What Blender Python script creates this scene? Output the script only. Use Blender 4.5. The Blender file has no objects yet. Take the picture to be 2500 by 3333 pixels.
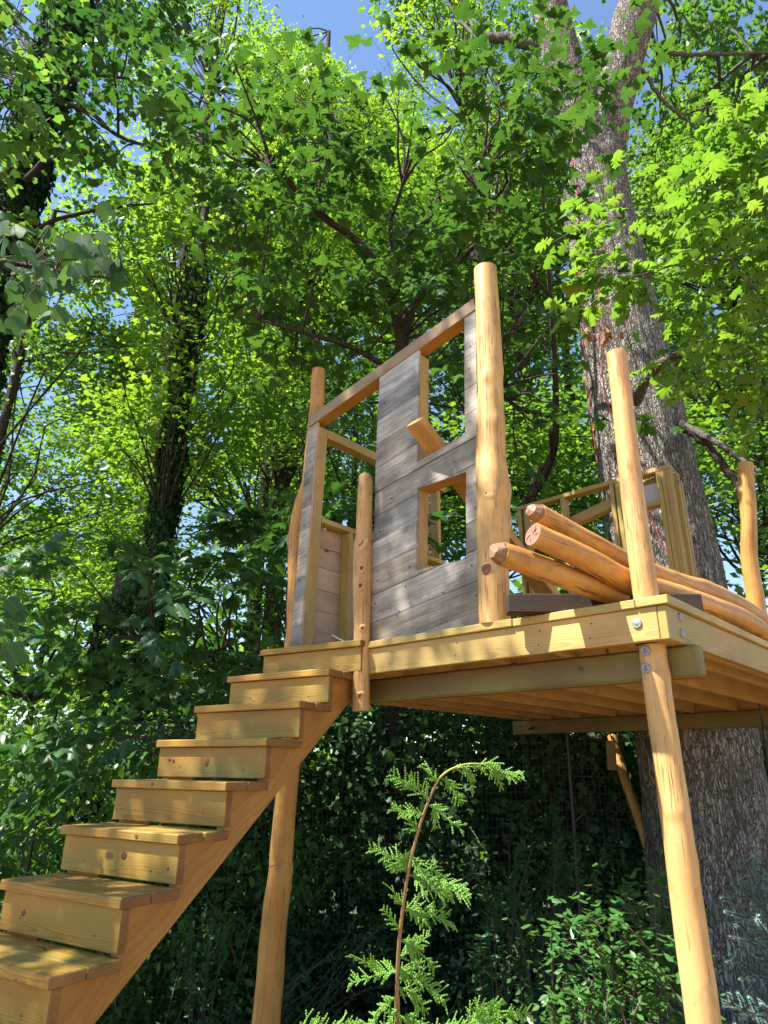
import bpy, bmesh, math, random
import numpy as np
from mathutils import Vector, Matrix

S = bpy.context.scene
# ------------------------------------------------------------------ camera
CAM = np.array([3.6781, -2.6794, 1.5642]); FPX = 2187.4
YAW, PITCH, ROLL = -0.75692, 0.36800, 0.01104
_fw = np.array([math.sin(YAW)*math.cos(PITCH), math.cos(YAW)*math.cos(PITCH), math.sin(PITCH)])
_r0 = np.cross(_fw, [0, 0, 1.0]); _r0 /= np.linalg.norm(_r0); _u0 = np.cross(_r0, _fw)
RT = math.cos(ROLL)*_r0 + math.sin(ROLL)*_u0; UP = -math.sin(ROLL)*_r0 + math.cos(ROLL)*_u0
cam_d = bpy.data.cameras.new('camera'); cam = bpy.data.objects.new('camera', cam_d)
S.collection.objects.link(cam)
cam.matrix_world = Matrix(((RT[0], UP[0], -_fw[0], CAM[0]), (RT[1], UP[1], -_fw[1], CAM[1]),
                           (RT[2], UP[2], -_fw[2], CAM[2]), (0, 0, 0, 1)))
cam_d.sensor_fit = 'HORIZONTAL'; cam_d.sensor_width = 36.0; cam_d.lens = FPX/2500*36
cam_d.clip_start = 0.05; cam_d.clip_end = 2000
S.camera = cam
# ------------------------------------------------------------------ sky, sun, exposure
SUN = Vector((0.62, 1.0, -2.0)).normalized()          # direction the light travels
elev = math.asin(-SUN.z)
W = bpy.data.worlds.new('World'); S.world = W; W.use_nodes = True
wn = W.node_tree.nodes; wl = W.node_tree.links; wn.clear()
sky = wn.new('ShaderNodeTexSky'); sky.sky_type = 'NISHITA'; sky.sun_disc = False
sky.sun_elevation = elev; sky.sun_rotation = math.atan2(-SUN.x, -SUN.y)
sky.air_density = 1.0; sky.dust_density = 0.0; sky.ozone_density = 2.4
bg = wn.new('ShaderNodeBackground'); bg.inputs[1].default_value = 0.088
wo = wn.new('ShaderNodeOutputWorld'); wl.new(sky.outputs[0], bg.inputs[0]); wl.new(bg.outputs[0], wo.inputs[0])
sd = bpy.data.lights.new('sun', 'SUN'); sd.energy = 5.0; sd.angle = math.radians(0.53); sd.color = (1.0, 0.95, 0.86)
so = bpy.data.objects.new('sun', sd); S.collection.objects.link(so)
so.rotation_euler = SUN.to_track_quat('-Z', 'Y').to_euler(); so.location = (-6, -10, 20)
S.view_settings.view_transform = 'Standard'; S.view_settings.look = 'None'
S.view_settings.exposure = 1.72; S.view_settings.gamma = 1.0
S.cycles.max_bounces = 6; S.cycles.diffuse_bounces = 4; S.cycles.glossy_bounces = 2
S.cycles.transmission_bounces = 5; S.cycles.transparent_max_bounces = 4
S.cycles.caustics_reflective = False; S.cycles.caustics_refractive = False
S.cycles.use_denoising = True
S.cycles.sample_clamp_indirect = 6.0

# ------------------------------------------------------------------ helpers
COL = S.collection
END = {}                                              # end-grain material for each sawn timber
MW = {}                                               # world matrices of what was built
def at(u, v, d):
    """point of the place at photo position (u, v) in a 1659 x 2212 frame, d metres ahead"""
    x, y = u*1.50693, v*1.50693
    return CAM + d*((x-1250)/FPX*RT - (y-1666.5)/FPX*UP + _fw)
def reg(o, parent=None, mw=None):
    mw = mw or Matrix()
    MW[o.name] = mw
    COL.objects.link(o)
    if parent is not None:
        o.parent = parent; o.matrix_basis = MW[parent.name].inverted() @ mw
    else:
        o.matrix_basis = mw
    return o
def tag(o, label, cat, group=None):
    o['label'] = label; o['category'] = cat
    if group: o['group'] = group
    return o
def thing(name, label, cat, loc=(0, 0, 0), group=None):
    o = bpy.data.objects.new(name, None); o.empty_display_size = 0.1
    reg(o, None, Matrix.Translation(Vector(loc))); return tag(o, label, cat, group)
def meshobj(name, me, mat, parent=None, mw=None, smooth=False):
    if mat is not None and not me.materials: me.materials.append(mat)
    if smooth: me.polygons.foreach_set('use_smooth', np.ones(len(me.polygons), bool))
    return reg(bpy.data.objects.new(name, me), parent, mw)
def sm_all(me): me.polygons.foreach_set('use_smooth', np.ones(len(me.polygons), bool)); return me
def pyd(name, vs, fs):
    me = bpy.data.meshes.new(name); me.from_pydata([tuple(map(float, v)) for v in vs], [], fs); me.update(); return me
def frame(p0, p1, up=(0, 0, 1)):
    p0, p1, up = Vector(p0), Vector(p1), Vector(up)
    x = (p1-p0).normalized(); z = (up - x*up.dot(x))
    if z.length < 1e-4: z = Vector((0, 1, 0)) - x*x.y
    z.normalize(); y = z.cross(x)
    m = Matrix((x, y, z)).transposed().to_4x4(); m.translation = (p0+p1)/2
    return m, (p1-p0).length
def box_mesh(l, w, t, bev=0.003):
    bm = bmesh.new(); bmesh.ops.create_cube(bm, size=1)
    for v in bm.verts: v.co = Vector((v.co.x*l, v.co.y*w, v.co.z*t))
    if bev: bmesh.ops.bevel(bm, geom=list(bm.edges), offset=bev, segments=1, affect='EDGES')
    me = bpy.data.meshes.new('board'); bm.to_mesh(me); bm.free(); return me
def board(name, p0, p1, w, t, mat, parent, up=(0, 0, 1), bev=0.003):
    """sawn timber from p0 to p1: w across, t along up"""
    m, l = frame(p0, p1, up); me = box_mesh(l, w, t, bev); e = END.get(mat.name)
    if e is not None:
        me.materials.append(mat); me.materials.append(e)
        for p_ in me.polygons:
            if abs(p_.normal.x) > .6: p_.material_index = 1
    return meshobj(name, me, mat, parent, m)
def smooth_path(pts, rad, n):
    pts = np.asarray(pts, float); rad = np.asarray(rad, float)
    k = len(pts); t = np.linspace(0, k-1, n); out = []; ro = []
    for s in t:
        i = min(int(s), k-2); f = s-i
        p0, p1, p2, p3 = pts[max(i-1, 0)], pts[i], pts[i+1], pts[min(i+2, k-1)]
        out.append(.5*((2*p1)+(-p0+p2)*f+(2*p0-5*p1+4*p2-p3)*f*f+(-p0+3*p1-3*p2+p3)*f**3))
        ro.append(rad[i]*(1-f)+rad[i+1]*f)
    return np.array(out), np.array(ro)
def tube(pts, rad, seg, wob=None, cap=True):
    """verts, faces of a tapered tube; wob(i, angle) scales the radius"""
    pts = np.asarray(pts, float); n = len(pts); vs = []; fs = []
    tn = np.gradient(pts, axis=0); tn /= np.linalg.norm(tn, axis=1)[:, None] + 1e-12
    a = np.array([0, 0, 1.0]) if abs(tn[0][2]) < .9 else np.array([0, 1.0, 0])
    u = np.cross(tn[0], a); u /= np.linalg.norm(u)
    for i in range(n):
        u = u - tn[i]*(u @ tn[i]); u /= np.linalg.norm(u); w = np.cross(tn[i], u)
        for j in range(seg):
            an = 2*math.pi*j/seg
            r = rad[i]*(wob(i, an) if wob else 1.0)
            vs.append(pts[i] + r*(math.cos(an)*u + math.sin(an)*w))
    for i in range(n-1):
        for j in range(seg):
            b = (j+1) % seg
            fs.append((i*seg+j, i*seg+b, (i+1)*seg+b, (i+1)*seg+j))
    if cap:
        k = len(vs); vs += [v.copy() for v in vs[:seg]]; fs.append(tuple(range(k, k+seg))[::-1])
        k = len(vs); vs += [v.copy() for v in vs[(n-1)*seg:n*seg]]; fs.append(tuple(range(k, k+seg)))
    return vs, fs
class MB:
    def __init__(s): s.v = []; s.f = []
    def add(s, vf):
        b = len(s.v); s.v += list(vf[0]); s.f += [tuple(i+b for i in f) for f in vf[1]]; return s
    def build(s, name, mat, parent=None, smooth=True):
        return meshobj(name, pyd(name, s.v, s.f), mat, parent, None, smooth)
# ------------------------------------------------------------------ materials
def new_mat(name):
    m = bpy.data.materials.new(name); m.use_nodes = True
    nt = m.node_tree; nt.nodes.clear()
    out = nt.nodes.new('ShaderNodeOutputMaterial'); b = nt.nodes.new('ShaderNodeBsdfPrincipled')
    nt.links.new(b.outputs[0], out.inputs[0])
    return m, nt, b, out
class NT:
    def __init__(s, nt): s.nt = nt
    def n(s, t, **k):
        o = s.nt.nodes.new(t)
        for a, v in k.items(): setattr(o, a, v)
        return o
    def put(s, sock, v):
        if hasattr(v, 'is_output') or isinstance(v, bpy.types.NodeSocket): s.nt.links.new(v, sock)
        else: sock.default_value = v
    def math(s, op, a, b=0.0, c=None, clamp=False):
        o = s.n('ShaderNodeMath', operation=op, use_clamp=clamp); s.put(o.inputs[0], a); s.put(o.inputs[1], b)
        if c is not None: s.put(o.inputs[2], c)
        return o.outputs[0]
    def vmath(s, op, a, b=(0, 0, 0)):
        o = s.n('ShaderNodeVectorMath', operation=op); s.put(o.inputs[0], a); s.put(o.inputs[1], b); return o.outputs[0]
    def noise(s, vec, sc=1.0, det=3.0, rough=.5, dist=0.0):
        o = s.n('ShaderNodeTexNoise'); s.put(o.inputs['Vector'], vec); o.inputs['Scale'].default_value = sc
        o.inputs['Detail'].default_value = det; o.inputs['Roughness'].default_value = rough
        o.inputs['Distortion'].default_value = dist; return o.outputs[0]
    def ramp(s, f, stops):
        o = s.n('ShaderNodeValToRGB'); s.put(o.inputs[0], f); e = o.color_ramp.elements
        while len(e) < len(stops): e.new(.5)
        for k, (p, c) in enumerate(stops):
            e[k].position = p; e[k].color = (c, c, c, 1) if isinstance(c, (int, float)) else (*c, 1)
        return o.outputs[0]
    def mix(s, f, a, b, blend='MIX'):
        o = s.n('ShaderNodeMix', data_type='RGBA', blend_type=blend); s.put(o.inputs[0], f)
        s.put(o.inputs[6], a if not isinstance(a, tuple) else (*a, 1)); s.put(o.inputs[7], b if not isinstance(b, tuple) else (*b, 1))
        return o.outputs[2]
    def bump(s, h, st, d=.002):
        o = s.n('ShaderNodeBump'); o.inputs['Strength'].default_value = st; o.inputs['Distance'].default_value = d
        s.put(o.inputs['Height'], h); return o.outputs[0]
def wood_mat(name, light, dark, knotc=(.10, .045, .02), ring=.0075, contrast=.5, knots=3.2, knot_size=.055, rough=.55,
             bump=.25, tint=.18, log=False, weather=0.0, wcol=(.2, .19, .18), greenish=0.0):
    m, nt, b, out = new_mat(name); g = NT(nt)
    tc = g.n('ShaderNodeTexCoord').outputs['Object']; oi = g.n('ShaderNodeObjectInfo').outputs['Random']
    off = g.n('ShaderNodeCombineXYZ'); g.put(off.inputs[0], g.math('MULTIPLY', oi, 37.0)); g.put(off.inputs[1], 0.0); g.put(off.inputs[2], 0.0)
    p = g.vmath('ADD', tc, off.outputs[0])
    sep = g.n('ShaderNodeSeparateXYZ'); g.put(sep.inputs[0], p); X, Y, Z = sep.outputs
    # knots: cells along the board, squeezed across
    kv = g.n('ShaderNodeCombineXYZ'); g.put(kv.inputs[0], g.math('MULTIPLY', X, knots)); g.put(kv.inputs[1], g.math('MULTIPLY', Y, knots*1.6)); g.put(kv.inputs[2], g.math('MULTIPLY', Z, knots*1.6))
    vor = g.n('ShaderNodeTexVoronoi'); g.put(vor.inputs['Vector'], kv.outputs[0]); vor.inputs['Scale'].default_value = 1.0
    vor.inputs['Randomness'].default_value = 1.0
    kd = g.math('ADD', vor.outputs['Distance'], g.math('MULTIPLY', g.math('SUBTRACT', g.noise(p, 28, 2), .5), .06))
    swirl = g.math('DIVIDE', .022, g.math('ADD', g.math('MULTIPLY', kd, kd), .03))
    # growth rings round a pith that wanders
    st = g.vmath('MULTIPLY', p, (.9, 4.0, 4.0))
    n1 = g.noise(st, 1.6, 2, .5)
    py = .0 if log else .035; pz = .0 if log else -.05
    if log:
        y0 = g.math('ADD', Y, 0.0); z0 = g.math('ADD', Z, 0.0)
    else:
        rr = g.math('SUBTRACT', g.math('FRACT', g.math('MULTIPLY', oi, 91.7)), .5)
        y0 = g.math('SUBTRACT', Y, g.math('MULTIPLY', rr, .12)); z0 = g.math('SUBTRACT', Z, pz)
    r = g.math('SQRT', g.math('ADD', g.math('MULTIPLY', y0, y0), g.math('MULTIPLY', z0, z0)))
    r = g.math('ADD', r, g.math('MULTIPLY', g.math('SUBTRACT', n1, .5), .05))
    r = g.math('ADD', r, g.math('MULTIPLY', swirl, .05))
    ringv = g.math('FRACT', g.math('DIVIDE', r, ring))
    ringv = g.ramp(ringv, [(0.0, 0.0), (.62, .45), (.86, 1.0), (1.0, 0.05)])
    fine = g.noise(g.vmath('MULTIPLY', p, (6, 240, 240)), 1.0, 3, .6)
    gr = g.math('ADD', g.math('MULTIPLY', ringv, contrast), g.math('MULTIPLY', fine, .38))
    col = g.mix(g.math('SUBTRACT', gr, .12, clamp=True), light, dark)
    # board to board and slow tone shifts
    hv = g.n('ShaderNodeHueSaturation')
    g.put(hv.inputs['Value'], g.math('ADD', 1-tint*.5, g.math('MULTIPLY', g.math('FRACT', g.math('MULTIPLY', oi, 53.3)), tint)))
    g.put(hv.inputs['Hue'], g.math('ADD', .494, g.math('MULTIPLY', g.math('FRACT', g.math('MULTIPLY', oi, 17.1)), .012)))
    g.put(hv.inputs['Color'], col); col = hv.outputs[0]
    blotch = g.noise(g.vmath('MULTIPLY', p, (3, 7, 7)), 1.0, 4, .55)
    col = g.mix(g.math('MULTIPLY', g.ramp(blotch, [(.38, 0.0), (.70, 1.0)]), .5), col, tuple(c*.72 for c in dark))
    scuff = g.ramp(g.noise(p, 16, 5, .7), [(.60, 0.0), (.68, 1.0)]); col = g.mix(g.math('MULTIPLY', scuff, .22), col, tuple(min(1, c*1.25+.05) for c in light))
    if greenish:
        gb = g.noise(g.vmath('MULTIPLY', p, (1.5, 5, 5)), 1.0, 2)
        col = g.mix(g.math('MULTIPLY', g.ramp(gb, [(.42, 0.0), (.62, 1.0)]), greenish), col, (.30, .30, .07))
    km = 0.0 if knot_size <= 0 else g.ramp(kd, [(knot_size*.55, 1.0), (knot_size, .75), (knot_size*1.35, .12), (knot_size*2.6, 0.0)])
    col = g.mix(km, col, knotc)
    if log:
        # drying checks that run along the log
        at2 = g.math('ARCTAN2', Z, Y)
        cv = g.n('ShaderNodeCombineXYZ'); g.put(cv.inputs[0], g.math('MULTIPLY', X, .55)); g.put(cv.inputs[1], g.math('MULTIPLY', at2, 1.7)); g.put(cv.inputs[2], oi)
        cn = g.noise(cv.outputs[0], 1.5, 3, .55)
        ck = g.ramp(g.math('ABSOLUTE', g.math('SUBTRACT', cn, .52)), [(0.0, 1.0), (.005, .85), (.011, 0.0)])
        ck = g.math('MULTIPLY', ck, g.ramp(g.noise(g.vmath('MULTIPLY', p, (1.3, 9, 9)), 1.0, 1), [(.40, 0.0), (.47, 1.0)]))
        col = g.mix(g.math('MULTIPLY', ck, .9), col, (.09, .045, .02))
        peel = g.noise(g.vmath('MULTIPLY', p, (9, 16, 16)), 1.0, 4, .6)
        col = g.mix(g.math('MULTIPLY', g.ramp(peel, [(.50, 0.0), (.68, 1.0)]), .55), col, tuple(c*.5 for c in light))
        scar = g.ramp(g.noise(g.vmath('MULTIPLY', p, (2.2, 11, 11)), 1.0, 5, .7, .6), [(.60, 0.0), (.66, 1.0)])
        col = g.mix(g.math('MULTIPLY', scar, .6), col, (.30, .13, .045))
        hgt = g.math('ADD', g.math('MULTIPLY', peel, 1.0), g.math('MULTIPLY', ck, -1.2))
    else:
        hgt = g.math('SUBTRACT', g.math('MULTIPLY', fine, .5), g.math('MULTIPLY', gr, .6))
    if weather:
        wn_ = g.noise(g.vmath('MULTIPLY', p, (4, 55, 55)), 1.0, 5, .65)
        wb = g.noise(g.vmath('MULTIPLY', p, (2.2, 5, 5)), 1.0, 4, .6)
        wc = g.mix(wn_, tuple(c*.55 for c in wcol), tuple(min(1, c*1.6) for c in wcol))
        wc = g.mix(g.ramp(wb, [(.40, 0.0), (.66, .9)]), wc, tuple(c*.30 for c in wcol))
        gl = g.noise(g.vmath('MULTIPLY', p, (2.5, 130, 130)), 1.0, 3, .6); wc = g.mix(g.ramp(gl, [(.52, 0.0), (.66, .65)]), wc, tuple(c*.28 for c in wcol))
        smudge = g.noise(g.vmath('MULTIPLY', tc, (4.5, 3, 4.5)), 1.0, 4, .6); wc = g.mix(g.math('MULTIPLY', g.ramp(smudge, [(.52, 0.0), (.68, 1.0)]), .42), wc, (.06, .058, .058))
        bt = g.noise(g.vmath('MULTIPLY', p, (2.0, 6, 6)), 1.0, 4, .6)
        wc = g.mix(g.math('MULTIPLY', g.ramp(bt, [(.52, 0.0), (.68, 1.0)]), .5), wc, (.30, .235, .17))
        hv2 = g.n('ShaderNodeHueSaturation'); g.put(hv2.inputs['Color'], wc)
        g.put(hv2.inputs['Value'], g.math('ADD', .68, g.math('MULTIPLY', g.math('FRACT', g.math('MULTIPLY', oi, 53.3)), .6)))
        g.put(hv2.inputs['Saturation'], g.math('ADD', .5, g.math('MULTIPLY', g.math('FRACT', g.math('MULTIPLY', oi, 29.9)), .9)))
        wc = hv2.outputs[0]
        col = g.mix(weather, col, wc)
        fl = g.ramp(g.noise(p, 95, 2), [(.68, 0.0), (.72, 1.0)])
        col = g.mix(g.math('MULTIPLY', fl, .5), col, (.42, .38, .33))
        nh = g.ramp(g.noise(p, 42, 1), [(.765, 0.0), (.78, 1.0)]); col = g.mix(nh, col, (.015, .013, .012))
        hgt = g.math('ADD', wn_, g.math('MULTIPLY', nh, -2.0))
    g.put(b.inputs['Base Color'], col); b.inputs['Roughness'].default_value = rough
    b.inputs['Specular IOR Level'].default_value = .35
    g.put(b.inputs['Normal'], g.bump(hgt, bump, .003))
    return m
M = {}
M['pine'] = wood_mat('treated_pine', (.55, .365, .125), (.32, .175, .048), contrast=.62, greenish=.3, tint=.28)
M['stair'] = wood_mat('stair_pine', (.44, .25, .045), (.235, .105, .015), contrast=.75, greenish=.3, knots=2.6, knot_size=.065, tint=.34)
M['stringer'] = wood_mat('stringer_fir', (.45, .225, .05), (.28, .115, .02), contrast=.5, ring=.012)
M['beamshade'] = wood_mat('beam_pine_shaded', (.20, .135, .045), (.10, .06, .018), contrast=.6, greenish=.35)  # pine darkened to paint in the shade under the deck
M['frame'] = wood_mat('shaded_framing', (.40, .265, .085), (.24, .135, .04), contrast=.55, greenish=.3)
M['joist'] = wood_mat('joist_pine', (.55, .35, .13), (.34, .19, .06), contrast=.5)
M['log'] = wood_mat('peeled_log', (.66, .40, .15), (.52, .27, .085), ring=.02, contrast=.3, knots=2.0, knot_size=.0, log=True, bump=.35, rough=.5, tint=.12)
M['logorange'] = wood_mat('oiled_log', (.57, .295, .075), (.43, .18, .04), ring=.02, contrast=.3, knots=1.9, knot_size=.0, log=True, bump=.35, rough=.45, tint=.15)
M['logend'] = wood_mat('log_end', (.36, .20, .135), (.15, .075, .045), ring=.0065, contrast=1.0, knots=1.0, knot_size=.0, log=True, bump=.6)
M['logcut'] = wood_mat('log_chipped_end', (.34, .19, .10), (.16, .08, .045), ring=.006, contrast=.8, knots=1.0, knot_size=.0, log=True, bump=.6)
M['barn'] = wood_mat('barn_wood', (.3, .26, .22), (.2, .17, .14), weather=.96, wcol=(.47, .415, .345), bump=.55, rough=.8, knots=2.0, knot_size=.04)
M['barntan'] = wood_mat('weathered_tan_board', (.50, .34, .19), (.30, .18, .09), weather=.35, wcol=(.36, .31, .25), contrast=.5, rough=.75, knots=2.2)
M['barnedge'] = wood_mat('barn_sawn_edge', (.62, .41, .29), (.46, .27, .17), contrast=.4, rough=.7)
M['sheath'] = wood_mat('inner_sheathing', (.62, .42, .28), (.38, .22, .13), contrast=.55, knots=3.4, knot_size=.07, rough=.7, tint=.35)
M['oldbeam'] = wood_mat('old_dark_timber', (.062, .034, .022), (.014, .008, .006), contrast=1.1, ring=.009, bump=1.0, rough=.8)
M['redboard'] = wood_mat('leaning_plank', (.60, .33, .10), (.34, .15, .04), contrast=.6)
M['endgrain'] = wood_mat('pine_end_grain', (.36, .19, .06), (.13, .055, .016), ring=.0055, contrast=1.1, knots=.6, knot_size=0.0, bump=.5, rough=.75)
END['stair_pine'] = M['endgrain']; END['joist_pine'] = M['endgrain']
def flat_mat(name, col, rough=.5, metal=0.0, var=.25, scale=30):
    m, nt, b, out = new_mat(name); g = NT(nt)
    tc = g.n('ShaderNodeTexCoord').outputs['Object']
    n = g.noise(tc, scale, 4, .6)
    g.put(b.inputs['Base Color'], g.mix(n, tuple(c*(1-var) for c in col), tuple(min(1, c*(1+var)) for c in col)))
    b.inputs['Roughness'].default_value = rough; b.inputs['Metallic'].default_value = metal
    g.put(b.inputs['Normal'], g.bump(n, .15, .001)); return m
M['zinc'] = flat_mat('galvanised_steel', (.30, .315, .34), .55, .6)
M['zincdark'] = flat_mat('galvanised_relief', (.16, .17, .18), .5, .6)
M['black'] = flat_mat('black_plastic', (.012, .013, .012), .45)
M['cord'] = flat_mat('white_cord', (.75, .72, .65), .6)
M['rope'] = flat_mat('red_rope', (.38, .05, .06), .7)
M['screw'] = flat_mat('screw_head', (.10, .09, .07), .5, .5)
M['ink'] = flat_mat('stamp_ink', (.16, .085, .03), .8)
M['knot'] = wood_mat('knot_wood', (.20, .085, .035), (.09, .038, .018), ring=.004, contrast=.9, knots=.5, knot_size=0.0, log=True, bump=.6)
M['panel'] = flat_mat('grey_panel', (.42, .40, .36), .7)

def leaf_mat(name, c0, c1, t0, t1, trans=.42, rough=.42, spec=.35, wiltc=None):
    """c: reflected colours, t: transmitted colours, blended leaf by leaf"""
    m, nt, b, out = new_mat(name); g = NT(nt)
    at_ = g.n('ShaderNodeAttribute', attribute_name='rnd').outputs['Fac']
    oi = g.n('ShaderNodeObjectInfo').outputs['Random']
    r = g.math('FRACT', g.math('ADD', at_, oi))
    tc = g.n('ShaderNodeTexCoord').outputs['Object']
    r2 = g.math('ADD', g.math('MULTIPLY', r, .62), g.math('MULTIPLY', g.ramp(g.noise(tc, 1.1, 3, .6), [(.35, 0.0), (.65, 1.0)]), .42))
    bf = g.n('ShaderNodeNewGeometry').outputs['Backfacing']
    lv = g.n('ShaderNodeSeparateXYZ'); g.put(lv.inputs[0], g.n('ShaderNodeAttribute', attribute_name='luv').outputs['Vector'])
    ax = g.math('ABSOLUTE', lv.outputs[0])
    rib = g.ramp(ax, [(.012, 1.0), (.03, 0.0)])
    sv_ = g.ramp(g.math('ABSOLUTE', g.math('SUBTRACT', g.math('FRACT', g.math('MULTIPLY', g.math('SUBTRACT', lv.outputs[1], g.math('MULTIPLY', ax, .85)), 5.0)), .5)), [(.04, 1.0), (.10, 0.0)])
    vein = g.math('MULTIPLY', g.math('MAXIMUM', rib, g.math('MULTIPLY', sv_, .55)), .45)
    c = g.mix(r2, c0, c1); c = g.mix(vein, c, tuple(min(1, x*1.9+.03) for x in c1))
    if wiltc: c = g.mix(g.ramp(r, [(.975, 0.0), (.985, 1.0)]), c, wiltc)
    c = g.mix(g.math('MULTIPLY', bf, .35), c, tuple(min(1, x*1.5+.02) for x in c1))
    g.put(b.inputs['Base Color'], c); b.inputs['Roughness'].default_value = rough
    b.inputs['Specular IOR Level'].default_value = spec
    t = g.n('ShaderNodeBsdfTranslucent'); g.put(t.inputs[0], g.mix(vein, g.mix(r2, t0, t1), tuple(x*.55 for x in t0)))
    mx = g.n('ShaderNodeMixShader'); mx.inputs[0].default_value = trans
    nt.links.new(b.outputs[0], mx.inputs[1]); nt.links.new(t.outputs[0], mx.inputs[2]); nt.links.new(mx.outputs[0], out.inputs[0])
    return m
M['maple'] = leaf_mat('maple_leaf', (.026, .078, .022), (.055, .13, .032), (.05, .155, .018), (.13, .28, .025), trans=.33, rough=.45, spec=.28)
M['mapled'] = leaf_mat('maple_leaf_deep', (.024, .075, .024), (.045, .12, .032), (.05, .17, .022), (.10, .25, .03), trans=.3)
M['oakl'] = leaf_mat('oak_leaf_sunlit', (.055, .135, .02), (.09, .19, .025), (.15, .36, .02), (.30, .50, .035), wiltc=(.4, .2, .04))  # sunlight on the low leaves is put into this brighter colour
M['oakd'] = leaf_mat('oak_leaf_high', (.025, .075, .022), (.045, .12, .025), (.10, .26, .02), (.2, .4, .03))  # darker copy of the same oak's leaf for the high crown
M['poplar'] = leaf_mat('poplar_leaf', (.045, .12, .03), (.075, .17, .045), (.16, .36, .04), (.28, .46, .05), rough=.38)
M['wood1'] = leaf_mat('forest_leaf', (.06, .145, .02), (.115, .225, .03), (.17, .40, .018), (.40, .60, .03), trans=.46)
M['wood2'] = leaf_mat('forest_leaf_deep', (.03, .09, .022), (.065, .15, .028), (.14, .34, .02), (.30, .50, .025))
M['ivy'] = leaf_mat('ivy_leaf', (.016, .052, .016), (.034, .088, .026), (.05, .15, .02), (.09, .22, .025), trans=.25, rough=.5, spec=.2)
M['ivyshade'] = leaf_mat('tree_ivy_leaf_shaded', (.012, .04, .012), (.026, .068, .02), (.03, .09, .015), (.06, .15, .02), trans=.2, rough=.85, spec=.03)  # ivy leaf copy, darkened so the trunks look shaded
M['tulip'] = leaf_mat('tulip_leaf', (.035, .095, .035), (.06, .14, .05), (.09, .22, .04), (.16, .32, .05), trans=.3, rough=.6, spec=.08)
M['shrub'] = leaf_mat('shrub_leaf', (.03, .095, .025), (.055, .15, .03), (.10, .26, .03), (.18, .36, .03), trans=.3, rough=.3, spec=.5)
M['shrubd'] = leaf_mat('dark_glossy_leaf', (.02, .065, .022), (.04, .11, .03), (.06, .17, .03), (.10, .24, .03), trans=.25, rough=.35, spec=.45)
M['cypress'] = leaf_mat('cypress_scale', (.055, .15, .018), (.13, .28, .025), (.2, .42, .02), (.36, .58, .03), trans=.35, rough=.5)
M['spruce'] = leaf_mat('spruce_needle', (.085, .18, .165), (.18, .30, .275), (.07, .16, .13), (.11, .22, .18), trans=.2, rough=.75, spec=.08)
M['dead'] = leaf_mat('dead_leaf', (.22, .09, .035), (.34, .16, .07), (.3, .13, .04), (.4, .18, .06), trans=.3, rough=.7)

def bark_mat(name, light, dark, sc=1.0, st=.9, patch=(.3, .3, .27), green=0.0):
    m, nt, b, out = new_mat(name); g = NT(nt)
    p = g.n('ShaderNodeTexCoord').outputs['Object']
    w = g.vmath('ADD', p, g.vmath('SCALE', g.vmath('SUBTRACT', g.n('ShaderNodeTexNoise').outputs['Color'], (.5, .5, .5)), (0, 0, 0)))
    nz = g.n('ShaderNodeTexNoise'); g.put(nz.inputs['Vector'], p); nz.inputs['Scale'].default_value = 9; nz.inputs['Detail'].default_value = 3
    dv = g.n('ShaderNodeVectorMath', operation='SCALE'); g.put(dv.inputs[0], nz.outputs['Color']); dv.inputs['Scale'].default_value = .06
    q = g.vmath('ADD', p, dv.outputs[0])
    q = g.vmath('MULTIPLY', q, (36*sc, 36*sc, 11*sc))
    v = g.n('ShaderNodeTexVoronoi', feature='DISTANCE_TO_EDGE'); g.put(v.inputs['Vector'], q); v.inputs['Scale'].default_value = 1.0
    v2 = g.n('ShaderNodeTexVoronoi', feature='F1'); g.put(v2.inputs['Vector'], q); v2.inputs['Scale'].default_value = 1.0
    e = g.ramp(v.outputs['Distance'], [(0.0, 0.0), (.07, .5), (.22, 1.0)])
    n = g.noise(g.vmath('MULTIPLY', p, (60*sc, 60*sc, 26*sc)), 1.0, 4, .65)
    h = g.math('ADD', g.math('MULTIPLY', e, .75), g.math('MULTIPLY', n, .4))
    lt = g.mix(n, tuple(c*.62 for c in light), light)
    big = g.noise(g.vmath('MULTIPLY', p, (2.2, 2.2, .8)), 1.0, 4, .6)
    lt = g.mix(g.ramp(big, [(.48, 0.0), (.62, .75)]), lt, patch)
    if green: lt = g.mix(g.ramp(g.noise(p, 1.7, 3), [(.5, 0.0), (.62, green)]), lt, (.10, .13, .05))
    col = g.mix(g.ramp(h, [(.22, 0.0), (.62, 1.0)]), dark, lt)
    g.put(b.inputs['Base Color'], col); b.inputs['Roughness'].default_value = .9
    b.inputs['Specular IOR Level'].default_value = .15
    fis = g.noise(g.vmath('MULTIPLY', p, (24*sc, 24*sc, 4.0*sc)), 1.0, 3, .6, 1.2)
    fm = g.ramp(g.math('ABSOLUTE', g.math('SUBTRACT', fis, .5)), [(.0, 0.0), (.03, .55), (.09, 1.0)])
    g.nt.links.new(g.mix(fm, dark, col), b.inputs['Base Color'])
    h = g.math('ADD', g.math('MULTIPLY', h, .6), g.math('MULTIPLY', fm, .8))
    g.put(b.inputs['Normal'], g.bump(h, st, .035)); return m
M['oakbark'] = bark_mat('oak_bark', (.52, .475, .415), (.10, .082, .064), 1.0, 1.0, patch=(.32, .28, .235))
M['bark'] = bark_mat('maple_bark', (.14, .115, .09), (.03, .024, .018), 1.6, .7, patch=(.10, .085, .07))
M['barkpale'] = bark_mat('pale_bark', (.30, .27, .23), (.06, .05, .04), 1.8, .7)
M['twig'] = flat_mat('twig_bark', (.075, .055, .04), .85, 0, .4, 60)
M['stemgreen'] = flat_mat('cypress_leader', (.30, .33, .06), .7, 0, .35, 60)
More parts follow.
